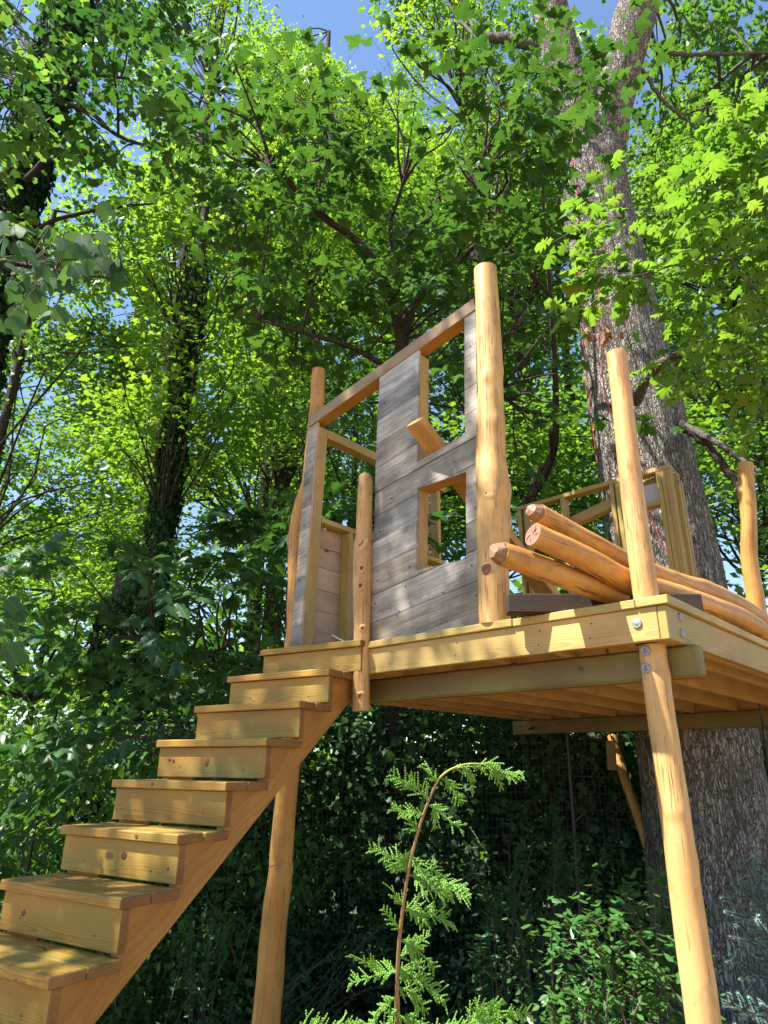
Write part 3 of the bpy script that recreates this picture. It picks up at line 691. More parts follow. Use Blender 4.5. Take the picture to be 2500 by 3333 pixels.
# ------------------------------------------------------------------ loose timber
LG = 'loose peeled logs on the deck corner'
def px(u, v, d): return tuple(CAM + d*((u-1250)/FPX*RT - (v-1666.5)/FPX*UP + _fw))
def chip_end(parent, P0, P1, r, mat):
    """faceted, hewn end"""
    P0, P1 = Vector(P0), Vector(P1); m, l = frame(P0, P1, (.2, .1, 1)); m.translation = P0
    vs = []; fs = []; s = 9; rr = random.Random(int(r*1e5))
    prof = [(1.02, .02), (.95, -.012), (.62, -.045), (.0, -.052)]
    for (q, xx) in prof[:-1]:
        for j in range(s):
            a = 6.2832*j/s; vs.append((xx+rr.uniform(-.008, .008)*(q < 1), q*r*math.cos(a), q*r*math.sin(a)))
    vs.append((prof[-1][1], 0, 0))
    for i in range(2):
        for j in range(s): fs.append((i*s+j, (i+1)*s+j, (i+1)*s+(j+1) % s, i*s+(j+1) % s))
    for j in range(s): fs.append((2*s+j, 3*s, 2*s+(j+1) % s))
    return meshobj('hewn_end', pyd('hewn_end', vs, fs), mat, parent, m)
L1 = [px(1632, 1803, 3.0), px(1760, 1848, 3.07), px(1880, 1893, 3.16), px(2000, 1938, 3.26), px(2120, 1975, 3.4), px(2230, 2006, 3.6), px(2300, 2030, 3.8)]
L2 = [px(1735, 1738, 3.0), px(1900, 1815, 3.1), px(2047, 1893, 3.22), px(2180, 1930, 3.36), px(2290, 1968, 3.52), px(2400, 2012, 3.75), px(2500, 2070, 4.0), px(2590, 2125, 4.3)]
L3 = [px(1751, 1672, 3.10), px(1900, 1757, 3.22), px(2040, 1833, 3.35), px(2180, 1890, 3.48), px(2290, 1925, 3.64), px(2400, 1972, 3.87), px(2500, 2036, 4.12), px(2590, 2095, 4.4)]
o = log('loose_log', L1, [.055, .058, .056, .055, .055, .055, .055], M['logorange'], None, seed=31, wobble=.03)
tag(o, 'lowest loose log, its brown hewn end reaching across the tallest post', 'log', LG); chip_end(o, L1[0], L1[1], .055, M['logcut'])
o = log('loose_log', L2, [.053, .055, .057, .057, .06, .066, .062, .06], M['logorange'], None, seed=33, wobble=.035, ends=(M['logend'], None))
tag(o, 'middle loose log with a flat cracked pinkish sawn end', 'log', LG)
me_, _l = frame(L2[0], L2[1], (.1, .1, 1)); me_.translation = Vector(L2[0]); mc = MB()
for a0, r0, r1 in ((1.9, .0, .047), (2.2, .01, .03), (-.3, .018, .048), (-1.3, .02, .046), (3.3, .015, .04)):
    pts_ = [(-.0012, r*math.cos(a0+.25*math.sin(r*90)), r*math.sin(a0+.25*math.sin(r*90))) for r in np.linspace(r0, r1, 6)]
    mc.add(tube(pts_, [.0008, .0018, .0022, .0022, .0018, .0006], 5))
meshobj('end_cracks', pyd('end_cracks', mc.v, mc.f), M['ink'], o, me_)
o = log('loose_log', L3, [.048, .051, .053, .056, .058, .06, .06, .06], M['logorange'], None, seed=36, wobble=.035)
tag(o, 'uppermost loose log with a hewn end, behind the middle one', 'log', LG); chip_end(o, L3[0], L3[1], .048, M['logcut'])
o = board('old_timber', (1.90, .085, ZD+.047), (2.60, .69, ZD+.047), .09, .092, M['oldbeam'], None, bev=.005)
tag(o, 'dark weathered square timber lying across the deck corner under the logs', 'timber')
o = board('leaning_plank', (1.318, .085, 3.56), (1.555, 1.62, 2.36), .15, .05, M['redboard'], None, up=(.25, .6, .8))
tag(o, 'orange plank leaning through the upper window opening of the barn-board wall', 'plank')
#FOLIAGE
for o_ in (wall, side, sw): o_['kind'] = 'thing'
# ------------------------------------------------------------------ leaves
def half(pts):  # mirrored outline, base and tip on the axis
    return pts + [(-x, y) for x, y in pts[-2:0:-1]]
def fan_leaf(outline, fold=.22, droop=.18, centre=(0, .38)):
    vs = [(centre[0], centre[1], 0)] + [(x, y, -fold*abs(x)*.9 - droop*max(0, y-.3)**2 - .12*abs(x)**2*3) for x, y in outline]
    n = len(outline); fs = [(0, 1+i, 1+(i+1) % n) for i in range(n)]
    return np.array(vs, float), fs
LEAF = {
 'maple': fan_leaf(half([(0, .0), (.12, .04), (.34, -.05), (.27, .13), (.40, .17), (.63, .40), (.44, .42), (.43, .56), (.22, .50), (.24, .70), (.17, .74), (0, 1.0)])),
 'maple2': fan_leaf(half([(0, .0), (.36, .0), (.27, .18), (.62, .46), (.40, .52), (.20, .52), (.20, .74), (0, 1.0)])),
 'oak': fan_leaf(half([(.0, 0), (.06, .12), (.20, .22), (.10, .30), (.30, .42), (.14, .50), (.34, .66), (.16, .70), (.22, .88), (0, 1.0)]), .3, .2, (0, .5)),
 'tulip': fan_leaf(half([(.0, 0.02), (.20, .0), (.42, .12), (.46, .30), (.33, .50), (.38, .78), (.30, .92), (0, .80)]), .25, .12),
 'ovate': (np.array([(0, 0, 0), (.24, .28, -.07), (.22, .6, -.09), (0, 1, -.12), (-.22, .6, -.09), (-.24, .28, -.07)], float), [(0, 1, 2, 3), (0, 3, 4, 5)]),
 'rhomb': (np.array([(0, 0, 0), (.33, .42, -.09), (0, 1, -.08), (-.33, .42, -.09)], float), [(0, 1, 2), (0, 2, 3)]),
 'star': (np.array([(0, 0, 0), (.38, .12, -.08), (.24, .38, -.03), (.42, .62, -.1), (0, 1, -.1), (-.42, .62, -.1), (-.24, .38, -.03), (-.38, .12, -.08)], float), [(0, 1, 2, 3), (0, 3, 4), (0, 4, 5), (0, 5, 6, 7)]),
}
def unit(a): return a/(np.linalg.norm(a, axis=-1, keepdims=True)+1e-9)
def leaf_frames(yd, nr):
    yd = unit(yd); nr = unit(nr - yd*np.sum(nr*yd, axis=1, keepdims=True)); xd = np.cross(yd, nr); return xd, yd, nr
def leaf_mesh(name, kind, pos, yd, nr, size, rng, origin=None):
    tv, tf = LEAF[kind]; N = len(pos); n = len(tv)
    xd, yd, nr = leaf_frames(yd, nr)
    curl = rng.uniform(.2, 3.0, (N, 1, 1))
    V = pos[:, None, :] + size[:, None, None]*(tv[None, :, 0:1]*xd[:, None, :] + tv[None, :, 1:2]*yd[:, None, :] + curl*tv[None, :, 2:3]*nr[:, None, :])
    V = V.reshape(-1, 3)
    lt = np.array([len(f) for f in tf]); idx = np.concatenate([np.array(f) for f in tf])
    loops = (np.arange(N)[:, None]*n + idx[None, :]).ravel(); tot = np.tile(lt, N)
    me = bpy.data.meshes.new(name); me.vertices.add(N*n); me.vertices.foreach_set('co', V.astype(np.float32).ravel())
    me.loops.add(len(loops)); me.loops.foreach_set('vertex_index', loops.astype(np.int32))
    me.polygons.add(len(tot)); st_ = np.concatenate([[0], np.cumsum(tot)[:-1]])
    me.polygons.foreach_set('loop_start', st_.astype(np.int32)); me.polygons.foreach_set('loop_total', tot.astype(np.int32))
    a = me.attributes.new('rnd', 'FLOAT', 'POINT'); a.data.foreach_set('value', np.repeat(rng.random(N), n).astype(np.float32))
    lu = me.attributes.new('luv', 'FLOAT_VECTOR', 'POINT'); lu.data.foreach_set('vector', np.tile(tv*np.array([1, 1, 0]), (N, 1)).astype(np.float32).ravel())
    me.polygons.foreach_set('use_smooth', np.ones(len(tot), bool)); me.update(calc_edges=True)
    return me
def sprays(rng, C, out, L, nl, size, droop=.3, tilt=.35, flat=.25, sjit=.5):
    """leaf positions, directions and normals for flat leafy twigs starting at C and growing along out"""
    N = len(C); d = unit(out*np.array([1, 1, .35]) + rng.normal(0, .35, (N, 3))*np.array([1, 1, .6])); d = unit(d)
    up = np.array([0, 0, 1.0]); s = unit(np.cross(d, up)); nb = np.cross(s, d)
    nb = unit(nb + rng.normal(0, flat, (N, 3)))
    Ls = L*rng.uniform(.6, 1.3, (N, 1, 1))
    t = (np.arange(nl)+.5)/nl; side = np.where(np.arange(nl) % 2 == 0, 1.0, -1.0)
    t = t[None, :, None] + rng.normal(0, .06, (N, nl, 1)); sd_ = side[None, :, None]*rng.uniform(.6, 1.2, (N, nl, 1))
    pos = C[:, None, :] + d[:, None, :]*Ls*t + s[:, None, :]*sd_*Ls*.26*(1.15-t) + rng.normal(0, .03, (N, nl, 3))*L - np.array([0, 0, 1])*Ls*.22*t*t
    yd = d[:, None, :]*(.35+.7*t) + s[:, None, :]*sd_*(1.1-.6*t) - up*droop*rng.uniform(.2, 1.8, (N, nl, 1)) + rng.normal(0, .18, (N, nl, 3))
    nr = nb[:, None, :] + rng.normal(0, tilt, (N, nl, 3))
    sz = size*rng.uniform(1-sjit, 1+sjit, (N, nl))
    tips = C + d*Ls[:, 0]
    return pos.reshape(-1, 3), yd.reshape(-1, 3), nr.reshape(-1, 3), sz.ravel(), d, tips
SKY = [((735, -80), (585, -80), (595, 30), (635, 70), (690, 110), (770, 165), (815, 192), (850, 165), (872, 100), (805, 60), (782, 0), (785, -80)),
       ((232, 640), (290, 620), (300, 690), (240, 715)), ((1190, 560), (1232, 575), (1228, 650), (1195, 625)), ((200, 375), (270, 395), (250, 440), (205, 420)),
       ((1600, 300), (1690, 290), (1690, 350), (1620, 345)), ((1230, -20), (1300, -20), (1290, 60), (1240, 45)), ((380, 140), (440, 200), (425, 225), (375, 190)),
       ((20, 1060), (60, 1050), (75, 1090), (30, 1110)), ((270, 300), (330, 330), (310, 360), (262, 340)), ((590, -60), (560, -60), (580, 10))]
def uv(P):
    d = P-CAM; z = d @ _fw; z = np.where(np.abs(z) < 1e-3, 1e-3, z)
    return (1250+FPX*(d @ RT)/z)/1.50693, (1666.5-FPX*(d @ UP)/z)/1.50693, z
def in_poly(u, v, poly):
    c = np.zeros(len(u), bool); n = len(poly)
    for i in range(n):
        (x1, y1), (x2, y2) = poly[i], poly[(i+1) % n]
        k = ((y1 > v) != (y2 > v)) & (u < (x2-x1)*(v-y1)/((y2-y1)+1e-9)+x1); c ^= k
    return c
def gaps(P, rng, keep=.06):
    """open spots between the crowns"""
    u, v, z = uv(P); c = np.zeros(len(P), bool)
    u = u+rng.normal(0, 9, len(P)); v = v+rng.normal(0, 9, len(P))
    for po in SKY: c |= in_poly(u, v, po)
    return ~(c & (rng.random(len(P)) > keep))
TS = -np.array(SUN)
LIGHT = [(at(*q[:3]), q[3]) for q in ((310, 560, 10.5, 1.0), (330, 740, 10.4, 1.1), (300, 900, 10.4, 1.0), (270, 480, 11, .8), (500, 640, 10.8, .7), (510, 800, 10.8, .6), (400, 500, 12.5, .8), (180, 1000, 13, .8), (110, 800, 12.5, 1.1), (60, 900, 13, 1.0), (40, 1180, 12, .8), (330, 1020, 12, .8), (560, 1000, 14, .9), (560, 130, 21, 1.5), (690, 170, 22, 1.5), (1000, 230, 15, 1.2), (900, 330, 15, 1.1), (1080, 380, 15, .9),
         (1350, 850, 7.2, .7), (1330, 700, 7.6, .7), (1385, 1000, 6.9, .7), (1320, 560, 8.0, .6), (1310, 420, 8.3, .6), (1310, 300, 8.8, .5), (1350, 180, 9.2, .5), (1365, 60, 9.5, .5), (1180, 180, 7.0, .5), (1230, 320, 7.0, .4), (1050, 200, 7.0, .5), (350, 1130, 13, 1.0), (250, 1250, 12, .9), (480, 1230, 14, 1.0), (130, 1330, 11, .8), (60, 1500, 10.5, .7), (240, 1640, 8.9, .45), (650, 1080, 6.3, .3), (560, 820, 15, 1.0), (720, 700, 16, 1.0), (1560, 450, 14, 1.0), (1500, 620, 14, .9), (1450, 560, 14, .8))]
def lit_open(P):
    """gaps in the canopy through which the sun reaches the bright crowns"""
    k = np.ones(len(P), bool)
    for T, r in LIGHT:
        v = P-T; t = v @ TS; perp = np.linalg.norm(v - t[:, None]*TS, axis=1); k &= ~((t > r*.9) & (perp < r*1.05))
    return k
def limb_path(a, b, rng, sag=.12):
    a, b = np.asarray(a, float), np.asarray(b, float); l = np.linalg.norm(b-a)
    m1 = a+(b-a)*.35+rng.normal(0, .055, 3)*l+np.array([0, 0, sag*l*.6]); m2 = a+(b-a)*.7+rng.normal(0, .055, 3)*l+np.array([0, 0, sag*l*.5])
    return [a, m1, m2, b]
def single_leaves(parent, kind, mat, pos, yd, nr, sz, rng, name='leaf'):
    """each of these leaves is an object of its own; three leaf meshes are shared"""
    tv, tf = LEAF[kind]; mes = []
    for k in range(3):
        t = tv.copy(); t[:, 2] *= (.5, 1.1, 1.9)[k]; me = sm_all(pyd(name, t, tf)); me.materials.append(mat); mes.append(me)
        a = me.attributes.new('rnd', 'FLOAT', 'POINT'); a.data.foreach_set('value', np.zeros(len(t), np.float32)); lu = me.attributes.new('luv', 'FLOAT_VECTOR', 'POINT'); lu.data.foreach_set('vector', (tv*np.array([1, 1, 0])).astype(np.float32).ravel())
    xd, yd, nr = leaf_frames(yd, nr)
    for i in range(len(pos)):
        m = Matrix(((*xd[i],), (*yd[i],), (*nr[i],))).transposed(); m = (m*float(sz[i])).to_4x4(); m.translation = Vector(pos[i])
        reg(bpy.data.objects.new(name, mes[i % 3]), parent, m)
def plant(name, label, cat, trunk, trad, blobs, kind, mat, size, layers, seed, bark='bark', group=None, L=.6, nl=9, droop=.3,
          tilt=.35, flat=.25, singles=0, twigs=1.0, limbs=(), root=None, area=None, seg=10, sink=True, limb_r=.05, trunk_mesh=True, prune=True, extra=None, anchors=()):
    """tree or bush: trunk, limbs, leafy crown. blobs: (centre, radius); area in square metres seen face on"""
    rng = np.random.default_rng(seed)
    trunk = np.asarray(trunk, float)
    t = thing(name, label, cat, tuple(trunk[0]), group)
    if trunk_mesh:
        P, R = smooth_path(trunk, trad, max(8, len(trunk)*5))
        MB().add(tube(P, R, seg)).build('trunk', M[bark], t)
    nt = int(layers*area/(size*size*.30)); per = np.array([b[1]**2 for b in blobs]); per = per/per.sum()
    if prune:
        kb = gaps(np.array([c for c, r in blobs]), rng, 0.0); blobs = [q for q, k in zip(blobs, kb) if k]; per = np.array([q[1]**2 for q in blobs]); per = per/per.sum()
    CC = []; OO = []; br = MB()
    tk = np.concatenate([trunk] + [smooth_path(lp, lr, 14)[0][3:] for lp, lr in (anchors or limbs)]) if (anchors or limbs) else trunk
    for (c, r), w in zip(blobs, per):
        c = np.asarray(c, float); n = max(2, int(nt*w/nl))
        q = unit(rng.normal(0, 1, (n, 3)))*(rng.random((n, 1))**.45)*np.array([1, 1, .72])
        C = c + q*r
        if prune: kk = gaps(C, rng); C, q = C[kk], q[kk]; n = len(C)
        if n == 0: continue
        CC.append(C)
        # attach the clump to the trunk
        dk = tk - c; k = np.argmin(np.linalg.norm(dk[:, :2], axis=1) + np.where(dk[:, 2] > .1, 3.0, .55)*np.abs(dk[:, 2] + .25*np.linalg.norm(dk[:, :2], axis=1))); a = tk[k]
        o = unit(q + .6*unit(((c-a)*np.array([1, 1, .2]))[None, :])); OO.append(o)
        if twigs > .2 or (twigs > 0 and rng.random() < .3):
            pts, rr = smooth_path(limb_path(a, c, rng), [limb_r, limb_r*.75, limb_r*.5, limb_r*.32], 9); br.add(tube(pts, rr, 6, cap=False))
            for j in range(min(n, int((6+n*.12)*twigs))):
                pp, rr2 = smooth_path(limb_path(c + (C[j]-c)*.1, C[j], rng, .05), [limb_r*.3, limb_r*.22, limb_r*.15, limb_r*.09], 5); br.add(tube(pp, rr2, 4, cap=False))
    C = np.concatenate(CC); O = np.concatenate(OO)
    pos, yd, nr, sz, d, tips = sprays(rng, C, O, L, nl, size, droop, tilt, flat)
    if extra is not None:
        pos = np.concatenate([pos, extra[0]]); yd = np.concatenate([yd, extra[1]]); nr = np.concatenate([nr, extra[2]]); sz = np.concatenate([sz, extra[3]])
    if prune: k = gaps(pos, rng, .10); pos, yd, nr, sz = pos[k], yd[k], nr[k], sz[k]
    k = lit_open(pos) | (rng.random(len(pos)) < .06) | (name == 'tulip_poplar'); pos, yd, nr, sz = pos[k], yd[k], nr[k], sz[k]
    k = pos[:, 2] > gz(pos[:, 0], pos[:, 1])+.04; pos, yd, nr, sz = pos[k], yd[k], nr[k], sz[k]
    if twigs > 0:
        ns = int(len(C)*min(1, .55*twigs))
        for j in range(ns): br.add(tube([C[j], (C[j]+tips[j])/2+np.array([0, 0, .01]), tips[j]-np.array([0, 0, L*.15])], [limb_r*.10, limb_r*.075, limb_r*.04], 3, cap=False))
    for lp, lr in limbs:
        pp, rr = smooth_path(lp, lr, max(8, len(lp)*5)); br.add(tube(pp, rr, 8))
    if br.v: br.build('limbs', M[bark if bark != 'oakbark' else 'barkpale'], t)['kind'] = 'stuff'
    if singles:
        u, v, z = uv(pos); vis = (u > -20) & (u < 1680) & (v > -20) & (v < 2230) & (z > 0)
        score = np.where(vis, sz/np.maximum(z, .3), 0); idx = np.argsort(-score)[:singles]; idx = idx[score[idx] > 0]
        single_leaves(t, kind, M[mat], pos[idx], yd[idx], nr[idx], sz[idx], rng)
        k = np.ones(len(pos), bool); k[idx] = False; pos, yd, nr, sz = pos[k], yd[k], nr[k], sz[k]
    if len(pos):
        me = leaf_mesh('crown', kind, pos, yd, nr, sz, rng); me.materials.append(M[mat]); cr = meshobj('crown', me, None, t)
        cr['kind'] = 'stuff'
    return t
def area_blobs(u0, u1, v0, v1, d0, d1, n, r0, r1, seed):
    rng = np.random.default_rng(seed); b = []
    for i in range(n):
        u, v, d = rng.uniform(u0, u1), rng.uniform(v0, v1), rng.uniform(d0, d1); b.append((at(u, v, d), rng.uniform(r0, r1)))
    dm = (d0+d1)/2; A = (u1-u0)*(v1-v0)*(1.50693*dm/FPX)**2
    return b, A
def trunk_under(u, v, d, top, lean=(0, 0), n=5):
    p = at(u, v, d); return [(p[0]-lean[0]*(1-k/(n-1)), p[1]-lean[1]*(1-k/(n-1)), -.2+(top+.2)*k/(n-1)) for k in range(n)]
GF = 'forest trees behind the tree house'
# ------------------------------------------------------------------ far wood and thicket
def far_wood():
    rng = np.random.default_rng(5); n = 26000
    az = rng.uniform(-1.05, 1.05, n); dist = rng.uniform(34, 52, n); base = np.array([math.sin(YAW), math.cos(YAW)]); px_ = np.array([base[1], -base[0]])
    hmax = 13 + 3.5*np.sin(az*9) + 2.5*np.sin(az*23+1)
    z = hmax*rng.random(n)**.8 - 3.5
    xy = CAM[:2] + dist[:, None]*(np.cos(az)[:, None]*base + np.sin(az)[:, None]*px_)
    pos = np.column_stack([xy, z]); cl = rng.normal(0, .5, (n, 3)); pos += cl
    k = gaps(pos, rng, .25); pos = pos[k]; n = len(pos)
    me = leaf_mesh('far_wood', 'rhomb', pos, rng.normal(0, 1, (n, 3))+np.array([0, 0, -.4]), rng.normal(0, .6, (n, 3))+np.array([-.1, -.2, .8]), rng.uniform(.5, 1.0, n), rng)
    me.materials.append(M['wood2']); o = meshobj('far_wood', me, None); o['kind'] = 'stuff'; o['label'] = 'far green woodland closing the view behind the trees'
far_wood()
def thicket(name, label, u0, u1, v0, v1, d0, d1, n, size, kind, mat, seed, lump=.5):
    rng = np.random.default_rng(seed); m = n//70
    cen = np.array([at(rng.uniform(u0, u1), rng.uniform(v0, v1), rng.uniform(d0, d1)) for _ in range(m)])
    cen = cen[cen[:, 2] > gz(cen[:, 0], cen[:, 1])]; idx = rng.integers(0, len(cen), n)
    cr = lump*rng.uniform(.35, 1.15, len(cen)); cs = rng.uniform(.7, 1.5, len(cen)); pos = cen[idx] + unit(rng.normal(0, 1, (n, 3)))*cr[idx][:, None]*rng.random((n, 1))**.5
    k = pos[:, 2] > gz(pos[:, 0], pos[:, 1]); pos = pos[k]; n = len(pos)
    me = leaf_mesh(name, kind, pos, rng.normal(0, .7, (n, 3))+np.array([.3, -.3, -.6]), rng.normal(0, .5, (n, 3))+np.array([.25, -.35, .7]), size*cs[idx][k]*rng.uniform(.6, 1.4, n), rng)
    me.materials.append(M[mat]); o = meshobj(name, me, None); o['kind'] = 'stuff'; o['label'] = label; return o
thicket('ivy_thicket', 'dark ivy and undergrowth behind the black mesh fence', 330, 1750, 1470, 2380, 7.3, 11, 62000, .08, 'star', 'ivy', 41, .55)
thicket('undergrowth', 'dense undergrowth below the trees left of the stairs', -120, 640, 1560, 2400, 7.0, 11, 46000, .09, 'ovate', 'wood2', 43, .6)
# ------------------------------------------------------------------ forest trees
def forest(u0, u1, v0, v1, d0, d1, n, r0, r1, layers, seed, label, mat='wood1', size=.115, kind='rhomb', trunk_u=None, trad=(.26, .22, .18, .13, .07), name='forest_tree', bark='bark', L=.65, nl=10, twigs=.3, **kw):
    b, A = area_blobs(u0, u1, v0, v1, d0, d1, int(n*2.4), r0*.5, r1*.55, seed)
    dm = (d0+d1)/2; uc = trunk_u if trunk_u is not None else (u0+u1)/2
    top = max(c[2] for c, r in b)
    base = at(uc, (v0+v1)/2, dm); g0 = float(gz(base[0], base[1]))-.2; tr = [(base[0], base[1], g0+(top-g0)*k/4) for k in range(5)]
    return plant(name, label, 'tree', tr, trad, b, kind, mat, size, layers, seed, bark=bark, group=GF, L=L, nl=nl, twigs=twigs, area=A, limb_r=.03, **kw)
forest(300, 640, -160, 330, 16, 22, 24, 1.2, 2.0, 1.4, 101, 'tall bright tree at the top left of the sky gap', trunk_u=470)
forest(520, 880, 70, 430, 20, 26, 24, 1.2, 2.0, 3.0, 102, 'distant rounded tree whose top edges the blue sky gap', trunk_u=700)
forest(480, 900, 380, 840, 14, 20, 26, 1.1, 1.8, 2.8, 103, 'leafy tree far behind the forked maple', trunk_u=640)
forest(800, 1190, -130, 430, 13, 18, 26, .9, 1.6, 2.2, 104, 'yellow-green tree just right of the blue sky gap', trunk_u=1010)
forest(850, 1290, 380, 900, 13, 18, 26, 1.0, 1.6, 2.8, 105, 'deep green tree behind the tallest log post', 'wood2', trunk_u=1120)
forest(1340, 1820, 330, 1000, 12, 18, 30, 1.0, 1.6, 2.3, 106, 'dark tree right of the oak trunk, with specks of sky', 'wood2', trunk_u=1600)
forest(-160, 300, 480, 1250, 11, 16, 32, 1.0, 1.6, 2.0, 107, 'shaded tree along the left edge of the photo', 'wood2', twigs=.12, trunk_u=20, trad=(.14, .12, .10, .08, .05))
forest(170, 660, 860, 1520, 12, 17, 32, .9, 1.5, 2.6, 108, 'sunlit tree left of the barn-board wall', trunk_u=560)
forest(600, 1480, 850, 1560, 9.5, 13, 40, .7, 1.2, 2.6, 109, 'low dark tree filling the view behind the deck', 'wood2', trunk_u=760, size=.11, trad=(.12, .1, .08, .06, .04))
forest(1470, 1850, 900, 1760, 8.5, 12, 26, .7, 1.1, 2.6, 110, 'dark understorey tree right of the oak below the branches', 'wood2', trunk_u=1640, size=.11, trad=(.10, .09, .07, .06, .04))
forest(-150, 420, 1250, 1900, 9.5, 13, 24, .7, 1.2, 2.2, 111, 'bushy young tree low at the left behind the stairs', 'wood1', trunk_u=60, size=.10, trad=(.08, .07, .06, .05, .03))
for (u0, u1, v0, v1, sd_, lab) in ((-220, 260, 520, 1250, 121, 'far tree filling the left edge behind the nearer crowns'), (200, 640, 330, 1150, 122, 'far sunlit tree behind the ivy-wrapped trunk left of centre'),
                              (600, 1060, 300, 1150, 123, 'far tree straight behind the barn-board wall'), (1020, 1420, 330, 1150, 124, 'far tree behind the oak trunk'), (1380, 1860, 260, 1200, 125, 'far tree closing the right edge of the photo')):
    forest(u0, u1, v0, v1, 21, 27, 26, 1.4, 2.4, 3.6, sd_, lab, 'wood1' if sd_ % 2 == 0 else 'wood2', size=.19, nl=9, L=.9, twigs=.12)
# ------------------------------------------------------------------ ivy-clad trunks
def ivy_wrap(rng, tr, rad, z0, z1, n, size):
    tr = np.asarray(tr, float); z = rng.uniform(z0, z1, n); cx = np.interp(z, tr[:, 2], tr[:, 0]); cy = np.interp(z, tr[:, 2], tr[:, 1])
    a = rng.uniform(0, 6.2832, n); lump = 1+.12*np.sin(z*2.1+a*2)+.1*np.sin(z*5.3-a)
    r = rad*lump + rng.uniform(.0, .09, n); nrm = np.column_stack([np.cos(a), np.sin(a), np.zeros(n)])
    pos = np.column_stack([cx, cy, z]) + nrm*r[:, None]
    return pos, rng.normal(0, .35, (n, 3))+np.array([0, 0, -1.0]), nrm+rng.normal(0, .35, (n, 3))+np.array([0, 0, .35]), size*rng.uniform(.6, 1.4, n)
def ivy_tree(name, label, tr, rad, z1, blobs, A, layers, seed, nivy, limbs=(), mat='wood1', kind='rhomb', size=.13, singles=0, prune=True):
    rng = np.random.default_rng(seed)
    t = plant(name, label, 'tree', tr, rad, blobs, kind, mat, size, layers, seed, group=GF, area=A, L=.6, nl=9, twigs=.3, limbs=limbs, limb_r=.02, seg=14, singles=singles, prune=prune)
    p, yd, nr, sz = ivy_wrap(rng, tr, rad[0], tr[0][2]+.2, z1, nivy, .085)
    me = leaf_mesh('ivy', 'star', p, yd, nr, sz, rng); me.materials.append(M['ivyshade']); o = meshobj('ivy', me, None, t); o['kind'] = 'stuff'
    return t
b, A = area_blobs(-160, 330, -160, 480, 12.2, 16, 60, .4, .7, 201)
b += area_blobs(130, 320, -100, 330, 8.5, 10, 7, .4, .6, 207)[0]
tr = [(-5.72, -.83, -2.6), (-5.72, -.83, 4), (-5.7, -.83, 8), (-5.66, -.85, 12), (-5.6, -.9, 17)]
lim = [([at(100, 240, 9.8), at(130, 200, 9.7), at(175, 163, 9.6), at(280, 170, 9.3)], [.04, .034, .028, .015]),
       ([at(100, 215, 9.8), at(190, 240, 9.6), at(250, 290, 9.3), at(330, 320, 9.0)], [.045, .036, .028, .015]),
       ([at(60, 390, 9.9), at(85, 365, 9.6), at(105, 338, 9.4)], [.08, .07, .06]),
       ([at(60, 510, 9.9), at(120, 475, 9.7), at(230, 450, 9.4), at(330, 440, 9.1)], [.04, .032, .024, .012])]
ivy_tree('ivy_clad_tree', 'thick leaning trunk wrapped in dark ivy at the upper left corner', tr, [.30, .30, .29, .27, .2], 15.5, b, A, 1.15, 202, 13000, lim, 'mapled', 'star', .13)
b, A = area_blobs(230, 560, 400, 980, 12.0, 14.5, 26, .5, .85, 203)
b += area_blobs(235, 375, 430, 980, 9.6, 11.3, 26, .3, .55, 208)[0] + area_blobs(455, 560, 400, 960, 9.8, 11.3, 11, .3, .5, 209)[0] + area_blobs(360, 460, 330, 640, 10.0, 11.2, 9, .28, .42, 220)[0]
p_ = at(410, 700, 11.6); tr = [(p_[0], p_[1], z) for z in (-3, 2.5, 5, 8, 12)]
ivy_tree('ivy_clad_tree', 'slimmer dark ivy-wrapped trunk amid bright leaves left of centre', tr, [.155, .145, .135, .11, .06], 10, b, A, 2.6, 204, 7000, size=.105)
b, A = area_blobs(180, 330, 1500, 1850, 8.6, 9.6, 8, .4, .6, 205)
p_ = at(205, 1750, 9.3); tr = [(p_[0], p_[1], z) for z in (-2.6, 1, 2, 3.2, 4.5)]
ivy_tree('ivy_clad_tree', 'short dark ivy-wrapped trunk left of the lower stairs', tr, [.33, .33, .31, .28, .2], 4.0, b, A, 1.6, 206, 7000, size=.09)
# ------------------------------------------------------------------ maples
rng0 = np.random.default_rng(77)
b, A = area_blobs(310, 1150, 90, 430, 6.6, 9.4, 34, .45, .8, 211); b_, A_ = area_blobs(560, 1150, 430, 760, 6.6, 9.4, 26, .45, .8, 210); b += b_; A += A_
c0 = at(868, 760, 8.0)
c1 = at(850, 2000, 8.8); tr = [(c1[0], c1[1], float(gz(c1[0], c1[1]))-.2), (c1[0]*.75+c0[0]*.25, c1[1]*.75+c0[1]*.25, 1.6), (c1[0]*.35+c0[0]*.65, c1[1]*.35+c0[1]*.65, 3.9), (c0[0]-.03, c0[1], c0[2]-.6), tuple(at(868, 735, 8.0))]
lim = [([at(868, 745, 8), at(855, 680, 7.95), at(822, 590, 7.9), at(770, 520, 7.8), at(700, 470, 7.6), at(640, 410, 7.5), at(590, 365, 7.4)], [.075, .065, .055, .048, .04, .03, .02]),
       ([at(868, 745, 8), at(880, 690, 8), at(908, 640, 8.05), at(960, 600, 8.1), at(1005, 550, 8.2), at(1060, 500, 8.3)], [.07, .06, .05, .045, .035, .02]),
       ([at(855, 655, 7.95), at(850, 560, 8), at(845, 480, 8.0), at(870, 400, 8.1)], [.035, .03, .025, .015]),
       ([at(910, 636, 8.05), at(895, 575, 8.1), at(880, 510, 8.2), at(930, 470, 8.2)], [.03, .026, .022, .012]),
       ([at(845, 800, 7.6), at(760, 750, 7.4), at(660, 720, 7.2), at(560, 690, 7.1)], [.035, .03, .022, .012]),
       ([at(700, 470, 7.6), at(690, 400, 7.7), at(720, 320, 7.8)], [.03, .02, .01])]
